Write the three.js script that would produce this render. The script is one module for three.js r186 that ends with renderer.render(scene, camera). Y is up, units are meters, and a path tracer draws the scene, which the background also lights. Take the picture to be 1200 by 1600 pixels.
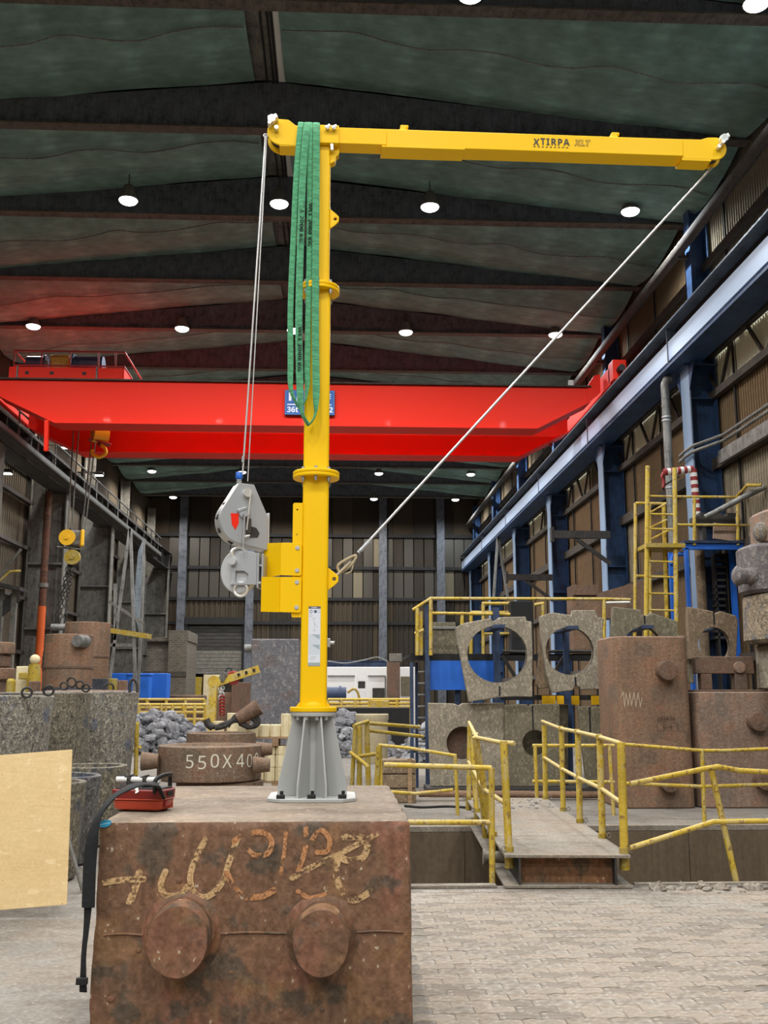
import * as THREE from 'three';
import { mergeGeometries } from 'three/addons/utils/BufferGeometryUtils.js';
import { RoundedBoxGeometry } from 'three/addons/geometries/RoundedBoxGeometry.js';

// ------------------------------------------------------------------ camera, exposure, lights
const scene = new THREE.Scene();
scene.background = new THREE.Color(0x020303);
const EYE = 1.65, FOCAL = 1600;
const camera = new THREE.PerspectiveCamera(2 * Math.atan(800 / FOCAL) * 180 / Math.PI, 0.75, 0.05, 300);
camera.position.set(0, EYE, 0);
camera.rotation.order = 'YXZ';
camera.rotation.set(Math.atan(288 / FOCAL), -Math.atan(75 / FOCAL * Math.cos(Math.atan(288 / FOCAL))), 0);
camera.updateMatrixWorld();
const renderer = new THREE.WebGLRenderer({ antialias: true });
renderer.toneMapping = THREE.LinearToneMapping;
renderer.toneMappingExposure = 1.06;
renderer.shadowMap.enabled = true;

// the hall lamps: rows hung under the roof beams, five across; every lamp is a glowing fitting and a spot light just under it
const LAMP_POWER = 84;
const LAMP_X = [-8.9, -4.6, -1.33, 1.98, 6.45];
const LAMP_ROWS = [14, 7, 0, -7, -14, -20.95, -28.85, -35.5, -42, -48.4, -54.9];      // z of each row
const LAMP_Y = 12.26;
function lampLight(x, y, z, tint, power) {
  const s = new THREE.SpotLight(tint, power, 0, 1.42, 0.35, 2);
  s.position.set(x, y, z); s.target.position.set(x, 0, z);
  s.castShadow = true; s.shadow.radius = 6;
  scene.add(s, s.target);
}

// ------------------------------------------------------------------ helpers
const V = (x, y, z) => new THREE.Vector3(x, y, z);
let seedState = 12345;
function rnd() { seedState = (seedState + 0x6D2B79F5) | 0; let t = Math.imul(seedState ^ (seedState >>> 15), 1 | seedState); t = (t + Math.imul(t ^ (t >>> 7), 61 | t)) ^ t; return ((t ^ (t >>> 14)) >>> 0) / 4294967296; }
const rr = (a, b) => a + (b - a) * rnd();
// world point that stands at pixel (px, py) of the 1200 x 1600 survey picture, at distance d down the hall
function P(px, py, d) {
  const v = V((px - 600) / FOCAL, (800 - py) / FOCAL, -1).applyEuler(camera.rotation);
  return V(0, EYE, 0).addScaledVector(v, d / -v.z);
}
const used = {};
function numbered(n) { const k = used[n] || 0; used[n] = k + 1; return k ? n + '_' + String(k).padStart(3, '0') : n; }
function clean(g) {
  let q = g.index ? g.toNonIndexed() : g;
  for (const k of Object.keys(q.attributes)) if (!['position', 'normal', 'uv'].includes(k)) q.deleteAttribute(k);
  if (!q.attributes.normal) q.computeVertexNormals();
  if (!q.attributes.uv) q.setAttribute('uv', new THREE.BufferAttribute(new Float32Array(q.attributes.position.count * 2), 2));
  q.morphAttributes = {}; q.clearGroups();
  return q;
}
function boxUV(g) {                                                    // texture coordinates in metres, by the way each face looks
  const p = g.attributes.position, uv = g.attributes.uv, a = V(), b = V(), c = V(), n = V();
  const ou = rnd() * 7, ov = rnd() * 7;
  for (let i = 0; i < p.count; i += 3) {
    a.fromBufferAttribute(p, i); b.fromBufferAttribute(p, i + 1); c.fromBufferAttribute(p, i + 2);
    n.copy(b).sub(a).cross(c.clone().sub(a));
    const ax = Math.abs(n.x), ay = Math.abs(n.y), az = Math.abs(n.z);
    for (let k = 0; k < 3; k++) {
      const x = p.getX(i + k), y = p.getY(i + k), z = p.getZ(i + k);
      if (ay > ax && ay > az) uv.setXY(i + k, x + ou, z + ov);
      else if (ax > az) uv.setXY(i + k, z + ou, y + ov);
      else uv.setXY(i + k, x + ou, y + ov);
    }
  }
}
function mesh(name, geos, material, parent, label, keep) {
  const list = (Array.isArray(geos) ? geos : [geos]).map(clean);
  const g = list.length > 1 ? mergeGeometries(list) : list[0];
  if (!keep) boxUV(g);
  const m = new THREE.Mesh(g, material);
  m.name = name; m.castShadow = m.receiveShadow = true;
  if (label) m.userData.label = label;
  if (parent) parent.add(m);
  return m;
}
function tag(o, label, category, group, kind) {
  if (label) o.userData.label = label;
  if (category) o.userData.category = category;
  if (group) o.userData.group = group;
  if (kind) o.userData.kind = kind;
  return o;
}
function thing(name, label, category, group) {
  const o = new THREE.Group(); o.name = numbered(name); scene.add(o);
  return tag(o, label, category, group);
}
function done(t, at) {                                                 // move a thing's origin to its base; its parts were built in place
  t.updateMatrixWorld(true);
  const b = new THREE.Box3().setFromObject(t), base = at || V((b.min.x + b.max.x) / 2, b.min.y, (b.min.z + b.max.z) / 2);
  if (t.isMesh) { t.geometry.translate(-base.x, -base.y, -base.z); t.position.copy(base); }
  else { for (const c of t.children) c.position.sub(base); t.position.copy(base); }
  return t;
}
function solo(name, geos, material, label, category, group) {
  const m = mesh(numbered(name), geos, material, scene);
  return done(tag(m, label, category, group));
}
function struct(name, geos, material, parent) {
  const m = mesh(name, geos, material, parent || scene);
  if (!parent) m.userData.kind = 'structure';
  return m;
}
function copy(o, at, turn, label) {
  const c = o.clone(); c.name = numbered(o.name.replace(/_\d{3}$/, '')); scene.add(c);
  c.userData = { ...o.userData }; if (at) c.position.copy(at); if (turn !== undefined) c.rotation.y = turn;
  if (label) c.userData.label = label;
  return c;
}
// geometry makers (all return BufferGeometry in place)
const put = (g, x = 0, y = 0, z = 0, rx = 0, ry = 0, rz = 0) => g.applyMatrix4(new THREE.Matrix4().compose(V(x, y, z), new THREE.Quaternion().setFromEuler(new THREE.Euler(rx, ry, rz)), V(1, 1, 1)));
const bx = (w, h, d, x, y, z, rx, ry, rz) => put(new THREE.BoxGeometry(w, h, d), x, y, z, rx, ry, rz);
const rb = (w, h, d, b, x, y, z, rx, ry, rz) => put(new RoundedBoxGeometry(w, h, d, 2, b), x, y, z, rx, ry, rz);
const box2 = (x0, x1, y0, y1, z0, z1) => bx(x1 - x0, y1 - y0, Math.abs(z1 - z0), (x0 + x1) / 2, (y0 + y1) / 2, (z0 + z1) / 2);
function rod(a, b, r, r2 = r, seg = 10) {
  const d = b.clone().sub(a), g = new THREE.CylinderGeometry(r2, r, d.length(), seg);
  g.applyQuaternion(new THREE.Quaternion().setFromUnitVectors(V(0, 1, 0), d.clone().normalize()));
  const m = a.clone().add(b).multiplyScalar(0.5);
  return g.translate(m.x, m.y, m.z);
}
function bar(a, b, w, h, up = V(0, 1, 0)) {                            // square bar from a to b, h along up, w across
  const d = b.clone().sub(a), y = d.clone().normalize(), x = y.clone().cross(up).normalize(); if (x.lengthSq() < 0.5) x.set(1, 0, 0);
  const z = x.clone().cross(y), m = a.clone().add(b).multiplyScalar(0.5);
  return new THREE.BoxGeometry(w, d.length(), h).applyMatrix4(new THREE.Matrix4().makeBasis(x, y, z).setPosition(m));
}
function path(pts, r, seg = 8) { const out = []; for (let i = 0; i + 1 < pts.length; i++) { out.push(rod(pts[i], pts[i + 1], r, r, seg)); if (i) out.push(put(new THREE.SphereGeometry(r * 1.02, seg, 6), pts[i].x, pts[i].y, pts[i].z)); } return out; }
const curve = (pts, r, n = 40, seg = 8, closed = false, tension = 0.5) => new THREE.TubeGeometry(new THREE.CatmullRomCurve3(pts, closed, 'catmullrom', tension), n, r, seg, closed);
const cyl = (r1, r2, h, seg, x, y, z, rx, ry, rz) => put(new THREE.CylinderGeometry(r1, r2, h, seg), x, y, z, rx, ry, rz);
const lathe = (prof, seg, x, y, z) => put(new THREE.LatheGeometry(prof.map(([a, b]) => new THREE.Vector2(a, b)), seg), x, y, z);
function shape(pts, holes = []) {
  const s = new THREE.Shape(pts.map(([a, b]) => new THREE.Vector2(a, b)));
  for (const h of holes) { const q = new THREE.Path(); if (h.length === 5) q.absellipse(h[0], h[1], h[2], h[3], 0, Math.PI * 2, true, h[4]); else q.setFromPoints(h.map(([a, b]) => new THREE.Vector2(a, b))); s.holes.push(q); }
  return s;
}
const ext = (s, depth, bevel = 0, seg = 1) => new THREE.ExtrudeGeometry(s, { depth: depth - 2 * bevel, bevelEnabled: bevel > 0, bevelSize: bevel, bevelThickness: bevel, bevelOffset: -bevel, bevelSegments: seg, curveSegments: 24 }).translate(0, 0, bevel);
function ibeam(h, w, tf, tw) {                                         // I section, x across, y up
  const a = w / 2, b = tw / 2, c = h / 2, e = c - tf;
  return shape([[-a, -c], [a, -c], [a, -e], [b, -e], [b, e], [a, e], [a, c], [-a, c], [-a, e], [-b, e], [-b, -e], [-a, -e]]);
}
function superellipse(hw, hd, n, k = 40) { const o = []; for (let i = 0; i < k; i++) { const t = i / k * Math.PI * 2, c = Math.cos(t), s = Math.sin(t); o.push([hw * Math.sign(c) * Math.abs(c) ** (2 / n), hd * Math.sign(s) * Math.abs(s) ** (2 / n)]); } return o; }
function prism(pts, h, bevel, taper = 1) {                             // upright prism with bevelled rims
  const g = ext(shape(pts), h, bevel).rotateX(-Math.PI / 2), p = g.attributes.position;
  for (let i = 0; i < p.count; i++) { const k = 1 + (taper - 1) * (p.getY(i) / h); p.setX(i, p.getX(i) * k); p.setZ(i, p.getZ(i) * k); }
  g.computeVertexNormals(); return g;
}
function warp(g, f) { const p = g.attributes.position, v = V(); for (let i = 0; i < p.count; i++) { v.fromBufferAttribute(p, i); f(v); p.setXYZ(i, v.x, v.y, v.z); } g.computeVertexNormals(); return g; }

// ------------------------------------------------------------------ noise and textures
function hash(x, y, s) { let h = (Math.imul(x, 374761393) + Math.imul(y, 668265263) + Math.imul(s, 1274126177)) | 0; h = Math.imul(h ^ (h >>> 13), 1274126177); h = Math.imul(h ^ (h >>> 16), 2246822519); return ((h ^ (h >>> 15)) >>> 0) / 4294967296; }
function vnoise(x, y, px, py, s) {
  const xi = Math.floor(x), yi = Math.floor(y); let fx = x - xi, fy = y - yi; fx = fx * fx * (3 - 2 * fx); fy = fy * fy * (3 - 2 * fy);
  const x0 = ((xi % px) + px) % px, x1 = (x0 + 1) % px, y0 = ((yi % py) + py) % py, y1 = (y0 + 1) % py;
  const a = hash(x0, y0, s), b = hash(x1, y0, s), c = hash(x0, y1, s), d = hash(x1, y1, s);
  return a + (b - a) * fx + (c - a) * fy + (a - b - c + d) * fx * fy;
}
function fbm(u, v, fx, fy, s, oct = 4) { let t = 0, w = 0, a = 1; for (let o = 0; o < oct; o++) { t += a * vnoise(u * fx, v * fy, fx, fy, s + o * 17); w += a; a *= 0.55; fx *= 2; fy *= 2; } return t / w; }
const sst = (a, b, x) => { const t = Math.min(1, Math.max(0, (x - a) / (b - a))); return t * t * (3 - 2 * t); };
const mix = (a, b, t) => [a[0] + (b[0] - a[0]) * t, a[1] + (b[1] - a[1]) * t, a[2] + (b[2] - a[2]) * t];
function texture(n, metres, fn) {                                      // fn(u, v) -> [colour, height 0..1]
  const a = new Uint8Array(n * n * 4), b = new Uint8Array(n * n * 4);
  for (let y = 0; y < n; y++) for (let x = 0; x < n; x++) {
    const [c, h] = fn(x / n, y / n), i = (y * n + x) * 4, q = Math.max(0, Math.min(255, h * 255));
    for (let k = 0; k < 3; k++) { a[i + k] = Math.max(0, Math.min(255, c[k])); b[i + k] = q; }
    a[i + 3] = b[i + 3] = 255;
  }
  const out = [a, b].map((d, k) => { const t = new THREE.DataTexture(d, n, n); t.wrapS = t.wrapT = THREE.RepeatWrapping; t.magFilter = THREE.LinearFilter; t.minFilter = THREE.LinearMipmapLinearFilter; t.repeat.set(1 / metres, 1 / metres); if (!k) t.colorSpace = THREE.SRGBColorSpace; t.needsUpdate = true; return t; });
  return { map: out[0], bump: out[1] };
}
function std(o) {
  const { tex, bs, ...q } = o, m = new (q.clearcoat || q.sheen || q.transmission ? THREE.MeshPhysicalMaterial : THREE.MeshStandardMaterial)(q);
  if (tex) { m.map = tex.map; if (bs) { m.bumpMap = tex.bump; m.bumpScale = bs; } }
  return m;
}

// ------------------------------------------------------------------ materials
const T = {
  rust: texture(1024, 1.9, (u, v) => {                                  // the big anchor block: brown scale, red patches, dark blotches
    const a = fbm(u, v, 5, 5, 1, 5), b = fbm(u, v, 8, 6, 2, 4), c = fbm(u, v, 16, 16, 3, 4), f = fbm(u, v, 90, 70, 4, 3), st = fbm(u, v, 60, 5, 5, 3);
    let k = mix([104, 78, 58], [126, 90, 66], a * 1.3 - 0.15);
    k = mix(k, [136, 86, 68], 0.5 * sst(0.55, 0.68, b));
    k = mix(k, [80, 70, 58], 0.75 * sst(0.56, 0.7, c));
    k = mix(k, [140, 104, 66], 0.45 * sst(0.58, 0.7, fbm(u, v, 11, 14, 6, 4)));
    const g = (f - 0.5) * 46 + (st - 0.5) * 22; k = [k[0] + g, k[1] + g * 0.85, k[2] + g * 0.75];
    if (f > 0.8 && c < 0.42) k = [180, 168, 146];
    return [k, 0.45 * a + 0.3 * c + 0.35 * f];
  }),
  ingot: texture(512, 1.6, (u, v) => {
    const a = fbm(u, v, 3, 3, 11, 4), b = fbm(u, v, 9, 9, 12, 4), f = fbm(u, v, 70, 70, 13, 3), s = fbm(u, v, 50, 4, 14, 3);
    let k = mix([118, 98, 84], [146, 122, 104], a); k = mix(k, [142, 108, 88], 0.6 * sst(0.52, 0.7, b)); k = mix(k, [100, 92, 84], 0.5 * sst(0.55, 0.72, fbm(u, v, 6, 5, 15, 4)));
    const g = (f - 0.5) * 40 + (s - 0.5) * 18; return [[k[0] + g, k[1] + g, k[2] + g], 0.5 * f + 0.4 * b];
  }),
  crust: texture(512, 1.3, (u, v) => {                                  // slag-washed pots: grey with pale and dark flecks
    const a = fbm(u, v, 4, 3, 21, 4), b = fbm(u, v, 60, 34, 22, 4), f = fbm(u, v, 110, 80, 23, 2), s = fbm(u, v, 44, 3, 24, 4), bl = fbm(u, v, 5, 4, 25, 4);
    let k = mix([100, 97, 90], [158, 151, 138], a * 0.35 + s * 0.65); k = mix(k, [190, 182, 164], 0.6 * sst(0.56, 0.7, b)); k = mix(k, [78, 75, 70], 0.6 * sst(0.56, 0.7, fbm(u, v, 44, 26, 27, 4)));
    k = mix(k, [78, 90, 124], 0.45 * sst(0.6, 0.7, bl)); const g = (f - 0.5) * 70; return [[k[0] + g, k[1] + g, k[2] + g], 0.6 * b + 0.4 * f];
  }),
  plate: texture(512, 1.1, (u, v) => {
    const a = fbm(u, v, 4, 4, 31, 4), b = fbm(u, v, 40, 22, 32, 3), f = fbm(u, v, 90, 90, 33, 2);
    let k = mix([112, 102, 88], [134, 122, 104], a); k = mix(k, [176, 164, 142], 0.7 * sst(0.57, 0.7, b)); const g = (f - 0.5) * 34; return [[k[0] + g, k[1] + g, k[2] + g], 0.5 * b + 0.5 * f];
  }),
  platePale: texture(512, 1.1, (u, v) => {
    const a = fbm(u, v, 4, 4, 34, 4), b = fbm(u, v, 46, 26, 35, 3), f = fbm(u, v, 90, 90, 36, 2);
    let k = mix([126, 118, 103], [150, 140, 122], a); k = mix(k, [184, 174, 154], 0.6 * sst(0.57, 0.7, b)); k = mix(k, [112, 104, 92], 0.4 * sst(0.55, 0.7, fbm(u, v, 30, 18, 37, 3))); const g = (f - 0.5) * 34; return [[k[0] + g, k[1] + g, k[2] + g], 0.5 * b + 0.5 * f];
  }),
  dust: texture(1024, 3.2, (u, v) => {                                   // floor dust and grit
    const a = fbm(u, v, 3, 4, 41, 5), b = fbm(u, v, 14, 26, 42, 4), f = fbm(u, v, 160, 160, 43, 3), p = fbm(u, v, 6, 5, 44, 4);
    let k = mix([146, 139, 130], [184, 177, 167], a); k = mix(k, [134, 122, 110], 0.5 * sst(0.5, 0.7, b)); k = mix(k, [176, 160, 142], 0.5 * sst(0.55, 0.7, p));
    const g = (f - 0.5) * 50; k = [k[0] + g, k[1] + g, k[2] + g]; if (f > 0.79) k = [202, 196, 186]; return [k, 0.4 * b + 0.6 * f];
  }),
  oldYellow: texture(512, 0.7, (u, v) => {
    const a = fbm(u, v, 6, 6, 51, 5), b = fbm(u, v, 24, 18, 52, 4), f = fbm(u, v, 60, 60, 53, 3);
    let k = mix([196, 168, 44], [214, 192, 74], a); k = mix(k, [206, 192, 132], 0.75 * sst(0.46, 0.66, fbm(u, v, 7, 9, 54, 4))); k = mix(k, [132, 106, 66], 0.75 * sst(0.64, 0.72, b));
    const g = (f - 0.5) * 36; return [[k[0] + g, k[1] + g, k[2] + g], 0.7 * b + 0.3 * f];
  }),
  sheet: texture(512, 3, (u, v) => {                                     // sooty wall sheeting with runs
    const s = fbm(u, v, 70, 3, 61, 4), a = fbm(u, v, 4, 4, 62, 4), f = fbm(u, v, 80, 60, 63, 2);
    const k = mix([118, 108, 94], [168, 156, 138], 0.55 * s + 0.45 * a), g = (f - 0.5) * 22; return [[k[0] + g, k[1] + g, k[2] + g], 0.5 * s + 0.5 * f];
  }),
  steel: texture(512, 1.2, (u, v) => {
    const a = fbm(u, v, 4, 4, 71, 4), s = fbm(u, v, 40, 5, 72, 4), f = fbm(u, v, 100, 100, 73, 2), b = fbm(u, v, 14, 14, 74, 4);
    const t = 150 + (a - 0.5) * 60 + (s - 0.5) * 50 + (f - 0.5) * 36 - 20 * sst(0.58, 0.7, b); return [[t, t, t], 0.5 * s + 0.5 * f];
  }),
  fabric: texture(512, 1.4, (u, v) => {
    const w = 0.5 + 0.25 * Math.sin(u * Math.PI * 2 * 64) + 0.25 * Math.sin(v * Math.PI * 2 * 64), a = fbm(u, v, 4, 3, 81, 5), c = fbm(u, v, 3, 12, 82, 4);
    const t = 168 + (w - 0.5) * 34 + (a - 0.5) * 70 + (c - 0.5) * 40; return [[t * 0.94, t * 1.02, t * 0.98], 0.4 * w + 0.6 * c];
  }),
  slab: texture(512, 1.6, (u, v) => {
    const a = fbm(u, v, 5, 4, 91, 5), b = fbm(u, v, 30, 20, 92, 4), f = fbm(u, v, 80, 80, 93, 2);
    let k = mix([88, 87, 92], [116, 114, 117], a); k = mix(k, [158, 154, 150], 0.45 * sst(0.58, 0.7, b)); k = mix(k, [104, 84, 78], 0.4 * sst(0.55, 0.7, fbm(u, v, 6, 6, 94, 3))); const g = (f - 0.5) * 40;
    return [[k[0] + g, k[1] + g, k[2] + g], 0.6 * b + 0.4 * f];
  }),
  cream: texture(256, 0.5, (u, v) => { const a = fbm(u, v, 5, 5, 101, 4), f = fbm(u, v, 50, 50, 102, 2), k = mix([206, 190, 150], [226, 214, 180], a), g = (f - 0.5) * 26; return [[k[0] + g, k[1] + g, k[2] + g], f]; }),
  wood: texture(256, 0.8, (u, v) => { const a = fbm(u, v, 2, 24, 111, 4), f = fbm(u, v, 6, 90, 112, 3), k = mix([128, 102, 76], [164, 136, 104], a), g = (f - 0.5) * 40; return [[k[0] + g, k[1] + g, k[2] + g], f]; }),
  ply: texture(512, 1.2, (u, v) => {
    const a = fbm(u, v, 3, 5, 121, 4), s = fbm(u, v, 10, 60, 122, 4), f = fbm(u, v, 60, 60, 123, 3), sc = fbm(u, v, 9, 22, 124, 3);
    let k = mix([206, 176, 124], [222, 196, 146], a * 0.6 + s * 0.4); k = mix(k, [232, 212, 166], 0.5 * sst(0.72, 0.78, sc)); const g = (f - 0.5) * 16; if (f > 0.84) k = [176, 140, 92]; return [[k[0] + g, k[1] + g, k[2] + g], s];
  }),
  webbing: texture(256, 0.12, (u, v) => { const w = Math.sin(v * Math.PI * 2 * 24) * 0.5 + 0.5, s = fbm(u, v, 3, 9, 131, 3), t = 176 + 26 * w + (s - 0.5) * 110; return [[t, t, t], w]; }),
  brickwork: texture(256, 1.2, (u, v) => { const a = fbm(u, v, 5, 5, 141, 4), f = fbm(u, v, 50, 50, 142, 2), r = Math.floor(v * 12), x = u * 5 + (r % 2) * 0.5, jy = v * 12 - r, jx = x - Math.floor(x), q = hash(Math.floor(x) % 5, r, 9); let k = mix([92, 86, 78], [126, 119, 108], a * 0.4 + q * 0.6); if (jy < 0.16 || jx < 0.07) k = [136, 131, 122]; const g = (f - 0.5) * 30; return [[k[0] + g, k[1] + g, k[2] + g], f]; }),
};
const lin = (r, g, b) => new THREE.Color().setRGB(r / 255, g / 255, b / 255, THREE.SRGBColorSpace);
const M = {
  rust: std({ tex: T.rust, bs: 0.014, roughness: 0.68 }),
  blockTop: std({ tex: T.dust, bs: 0.004, roughness: 0.9, color: lin(204, 192, 180) }),
  ingot: std({ tex: T.ingot, bs: 0.008, roughness: 0.8 }),
  ingotDark: std({ tex: T.ingot, bs: 0.008, roughness: 0.8, color: lin(205, 196, 190) }),
  ingotRed: std({ tex: T.ingot, bs: 0.008, roughness: 0.78, color: lin(244, 232, 218) }),
  ringMetal: std({ tex: T.ingot, bs: 0.01, roughness: 0.85, color: lin(225, 222, 214) }),
  crust: std({ tex: T.crust, bs: 0.014, roughness: 0.9 }),
  crustDark: std({ tex: T.crust, bs: 0.014, roughness: 0.9, color: lin(214, 210, 200) }),
  crustBlue: std({ tex: T.crust, bs: 0.014, roughness: 0.85, color: lin(182, 186, 200) }),
  plate: std({ tex: T.platePale, bs: 0.008, roughness: 0.9 }),
  plateGreen: std({ tex: T.platePale, bs: 0.006, roughness: 0.9, color: lin(204, 204, 194) }),
  plateBrown: std({ tex: T.platePale, bs: 0.008, roughness: 0.9, color: lin(226, 208, 192) }),
  streaked: std({ tex: T.crust, bs: 0.016, roughness: 0.9, color: lin(255, 240, 220) }),
  floor: std({ tex: T.dust, bs: 0.004, roughness: 0.9, color: lin(192, 192, 192) }),
  floorFar: std({ tex: T.dust, bs: 0.004, roughness: 0.92, color: lin(215, 212, 208) }),
  bed: std({ tex: T.dust, bs: 0.004, roughness: 0.95, color: lin(196, 192, 186) }),
  pavers: [[218, 216, 214], [214, 212, 209], [216, 213, 210], [211, 209, 206]].map(([a, b, c]) => std({ tex: T.dust, bs: 0.003, roughness: 0.88, color: lin(a, b, c) })),
  oldYellow: std({ tex: T.oldYellow, bs: 0.003, roughness: 0.6, color: lin(238, 230, 232) }),
  dirtyYellow: std({ tex: T.oldYellow, bs: 0.003, roughness: 0.7, color: lin(205, 198, 178) }),
  craneYellow: std({ color: lin(245, 197, 0), roughness: 0.5, clearcoat: 0.04, clearcoatRoughness: 0.2, specularIntensity: 0.45 }),
  hookYellow: std({ color: lin(238, 184, 24), roughness: 0.4 }),
  red: std({ color: lin(240, 44, 22), roughness: 0.55, specularIntensity: 0.4, clearcoat: 0.02 }),
  redDull: std({ color: lin(150, 40, 34), roughness: 0.6 }),
  blue: std({ tex: T.steel, bs: 0.002, color: lin(84, 112, 160), roughness: 0.6 }),
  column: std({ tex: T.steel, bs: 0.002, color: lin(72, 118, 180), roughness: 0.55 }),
  columnFaceLit: std({ color: lin(128, 152, 182), roughness: 0.5 }),  // column blue paled, painting in the lamp light on the hall-side flange
  fascia: std({ color: lin(176, 194, 222), roughness: 0.42 }),  // lit band of the runway beam: lamp light painted in as pale blue
  runway: std({ tex: T.steel, bs: 0.002, color: lin(150, 168, 190), roughness: 0.5, metalness: 0.1 }),
  brightBlue: std({ color: lin(30, 100, 200), roughness: 0.5 }),
  darkSteel: std({ tex: T.steel, bs: 0.004, color: lin(96, 92, 88), roughness: 0.75 }),
  blackSteel: std({ tex: T.steel, bs: 0.004, color: lin(48, 48, 50), roughness: 0.8 }),
  beam: std({ tex: T.steel, bs: 0.003, color: lin(150, 156, 168), roughness: 0.9 }),
  beamFlange: std({ tex: T.steel, bs: 0.003, color: lin(150, 138, 126), roughness: 0.85 }),
  paleSteel: std({ tex: T.steel, bs: 0.002, color: lin(205, 205, 200), roughness: 0.55, metalness: 0.2 }),
  leftColumn: std({ tex: T.steel, bs: 0.004, color: lin(182, 178, 166), roughness: 0.85 }),
  paintGrey: std({ color: lin(172, 174, 172), roughness: 0.45, clearcoat: 0.25, clearcoatRoughness: 0.4 }),
  zinc: std({ color: lin(176, 180, 184), roughness: 0.42, metalness: 0.45 }),
  alu: std({ color: lin(204, 207, 210), roughness: 0.38, metalness: 0.45 }),
  chrome: std({ color: lin(235, 235, 232), roughness: 0.25, metalness: 0.55 }),
  rope: std({ color: lin(205, 206, 208), roughness: 0.4, metalness: 0.6 }),
  deck: std({ tex: T.dust, bs: 0.004, roughness: 0.85, color: lin(205, 202, 196) }),
  deckRust: std({ tex: T.rust, bs: 0.01, roughness: 0.9, color: lin(255, 250, 235) }),
  black: std({ color: lin(20, 20, 22), roughness: 0.6 }),
  blackCloth: std({ tex: T.webbing, bs: 0.001, color: lin(36, 37, 41), roughness: 0.85 }),
  sling: std({ tex: T.webbing, bs: 0.0012, color: lin(116, 216, 158), roughness: 0.85 }),
  fabric: std({ tex: T.fabric, bs: 0.01, color: lin(178, 204, 200), roughness: 0.95 }),
  wallBrown: std({ tex: T.sheet, bs: 0.004, color: lin(196, 174, 144), roughness: 0.9 }),
  wallBrownB: std({ tex: T.sheet, bs: 0.004, color: lin(178, 160, 134), roughness: 0.9 }),
  wallGrey: std({ tex: T.sheet, bs: 0.004, color: lin(235, 235, 228), roughness: 0.85 }),
  wallDark: std({ tex: T.sheet, bs: 0.004, color: lin(156, 150, 138), roughness: 0.9 }),
  wallDarkB: std({ tex: T.sheet, bs: 0.004, color: lin(138, 133, 124), roughness: 0.9 }),
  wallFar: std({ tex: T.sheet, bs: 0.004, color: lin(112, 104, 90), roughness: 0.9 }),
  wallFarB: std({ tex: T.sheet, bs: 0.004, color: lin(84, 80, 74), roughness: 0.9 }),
  pitWall: std({ tex: T.sheet, bs: 0.004, roughness: 0.85, color: lin(176, 166, 154) }),
  girt: std({ tex: T.steel, bs: 0.003, color: lin(118, 108, 98), roughness: 0.85 }),
  pane: std({ color: lin(240, 234, 208), roughness: 0.7 }),
  dirtyPane: std({ color: lin(104, 96, 76), roughness: 0.6 }),
  darkPane: std({ color: lin(58, 54, 46), roughness: 0.5 }),
  cream: std({ tex: T.cream, bs: 0.002, roughness: 0.9 }),
  wood: std({ tex: T.wood, bs: 0.002, roughness: 0.85 }),
  ply: std({ tex: T.ply, bs: 0.001, roughness: 0.6 }),
  slab: std({ tex: T.slab, bs: 0.012, roughness: 0.8 }),
  brickwork: std({ tex: T.brickwork, bs: 0.004, roughness: 0.95 }),
  brickworkB: std({ tex: T.brickwork, bs: 0.004, roughness: 0.95, color: lin(214, 210, 204) }),
  concrete: std({ tex: T.cream, bs: 0.004, roughness: 0.95, color: lin(206, 204, 206) }),
  white: std({ color: lin(222, 222, 220), roughness: 0.7 }),
  wornRail: std({ tex: T.cream, bs: 0.003, roughness: 0.7, color: lin(232, 220, 176) }),
  orange: std({ color: lin(206, 92, 34), roughness: 0.6 }),
  rustPipe: std({ tex: T.rust, bs: 0.004, roughness: 0.8, color: lin(190, 170, 160) }),
  caseRed: std({ color: lin(176, 56, 26), roughness: 0.32, clearcoat: 0.4, clearcoatRoughness: 0.3 }),
  caseDark: std({ color: lin(120, 28, 20), roughness: 0.45 }),
  coal: std({ tex: T.steel, bs: 0.01, roughness: 0.85, color: lin(246, 248, 255) }),
  lens: std({ color: 0xffffff, emissive: 0xffffff, emissiveIntensity: 6, roughness: 0.4 }),
  signRed: std({ color: lin(142, 44, 42), roughness: 0.6 }),
  darkSlab: std({ tex: T.slab, bs: 0.012, roughness: 0.85, color: lin(255, 246, 236) }),
  shinyBand: std({ tex: T.steel, bs: 0.002, color: lin(150, 156, 172), roughness: 0.35, metalness: 0.5 }),
  paleBlue: std({ tex: T.steel, bs: 0.002, color: lin(190, 208, 222), roughness: 0.6 }),
};

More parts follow.
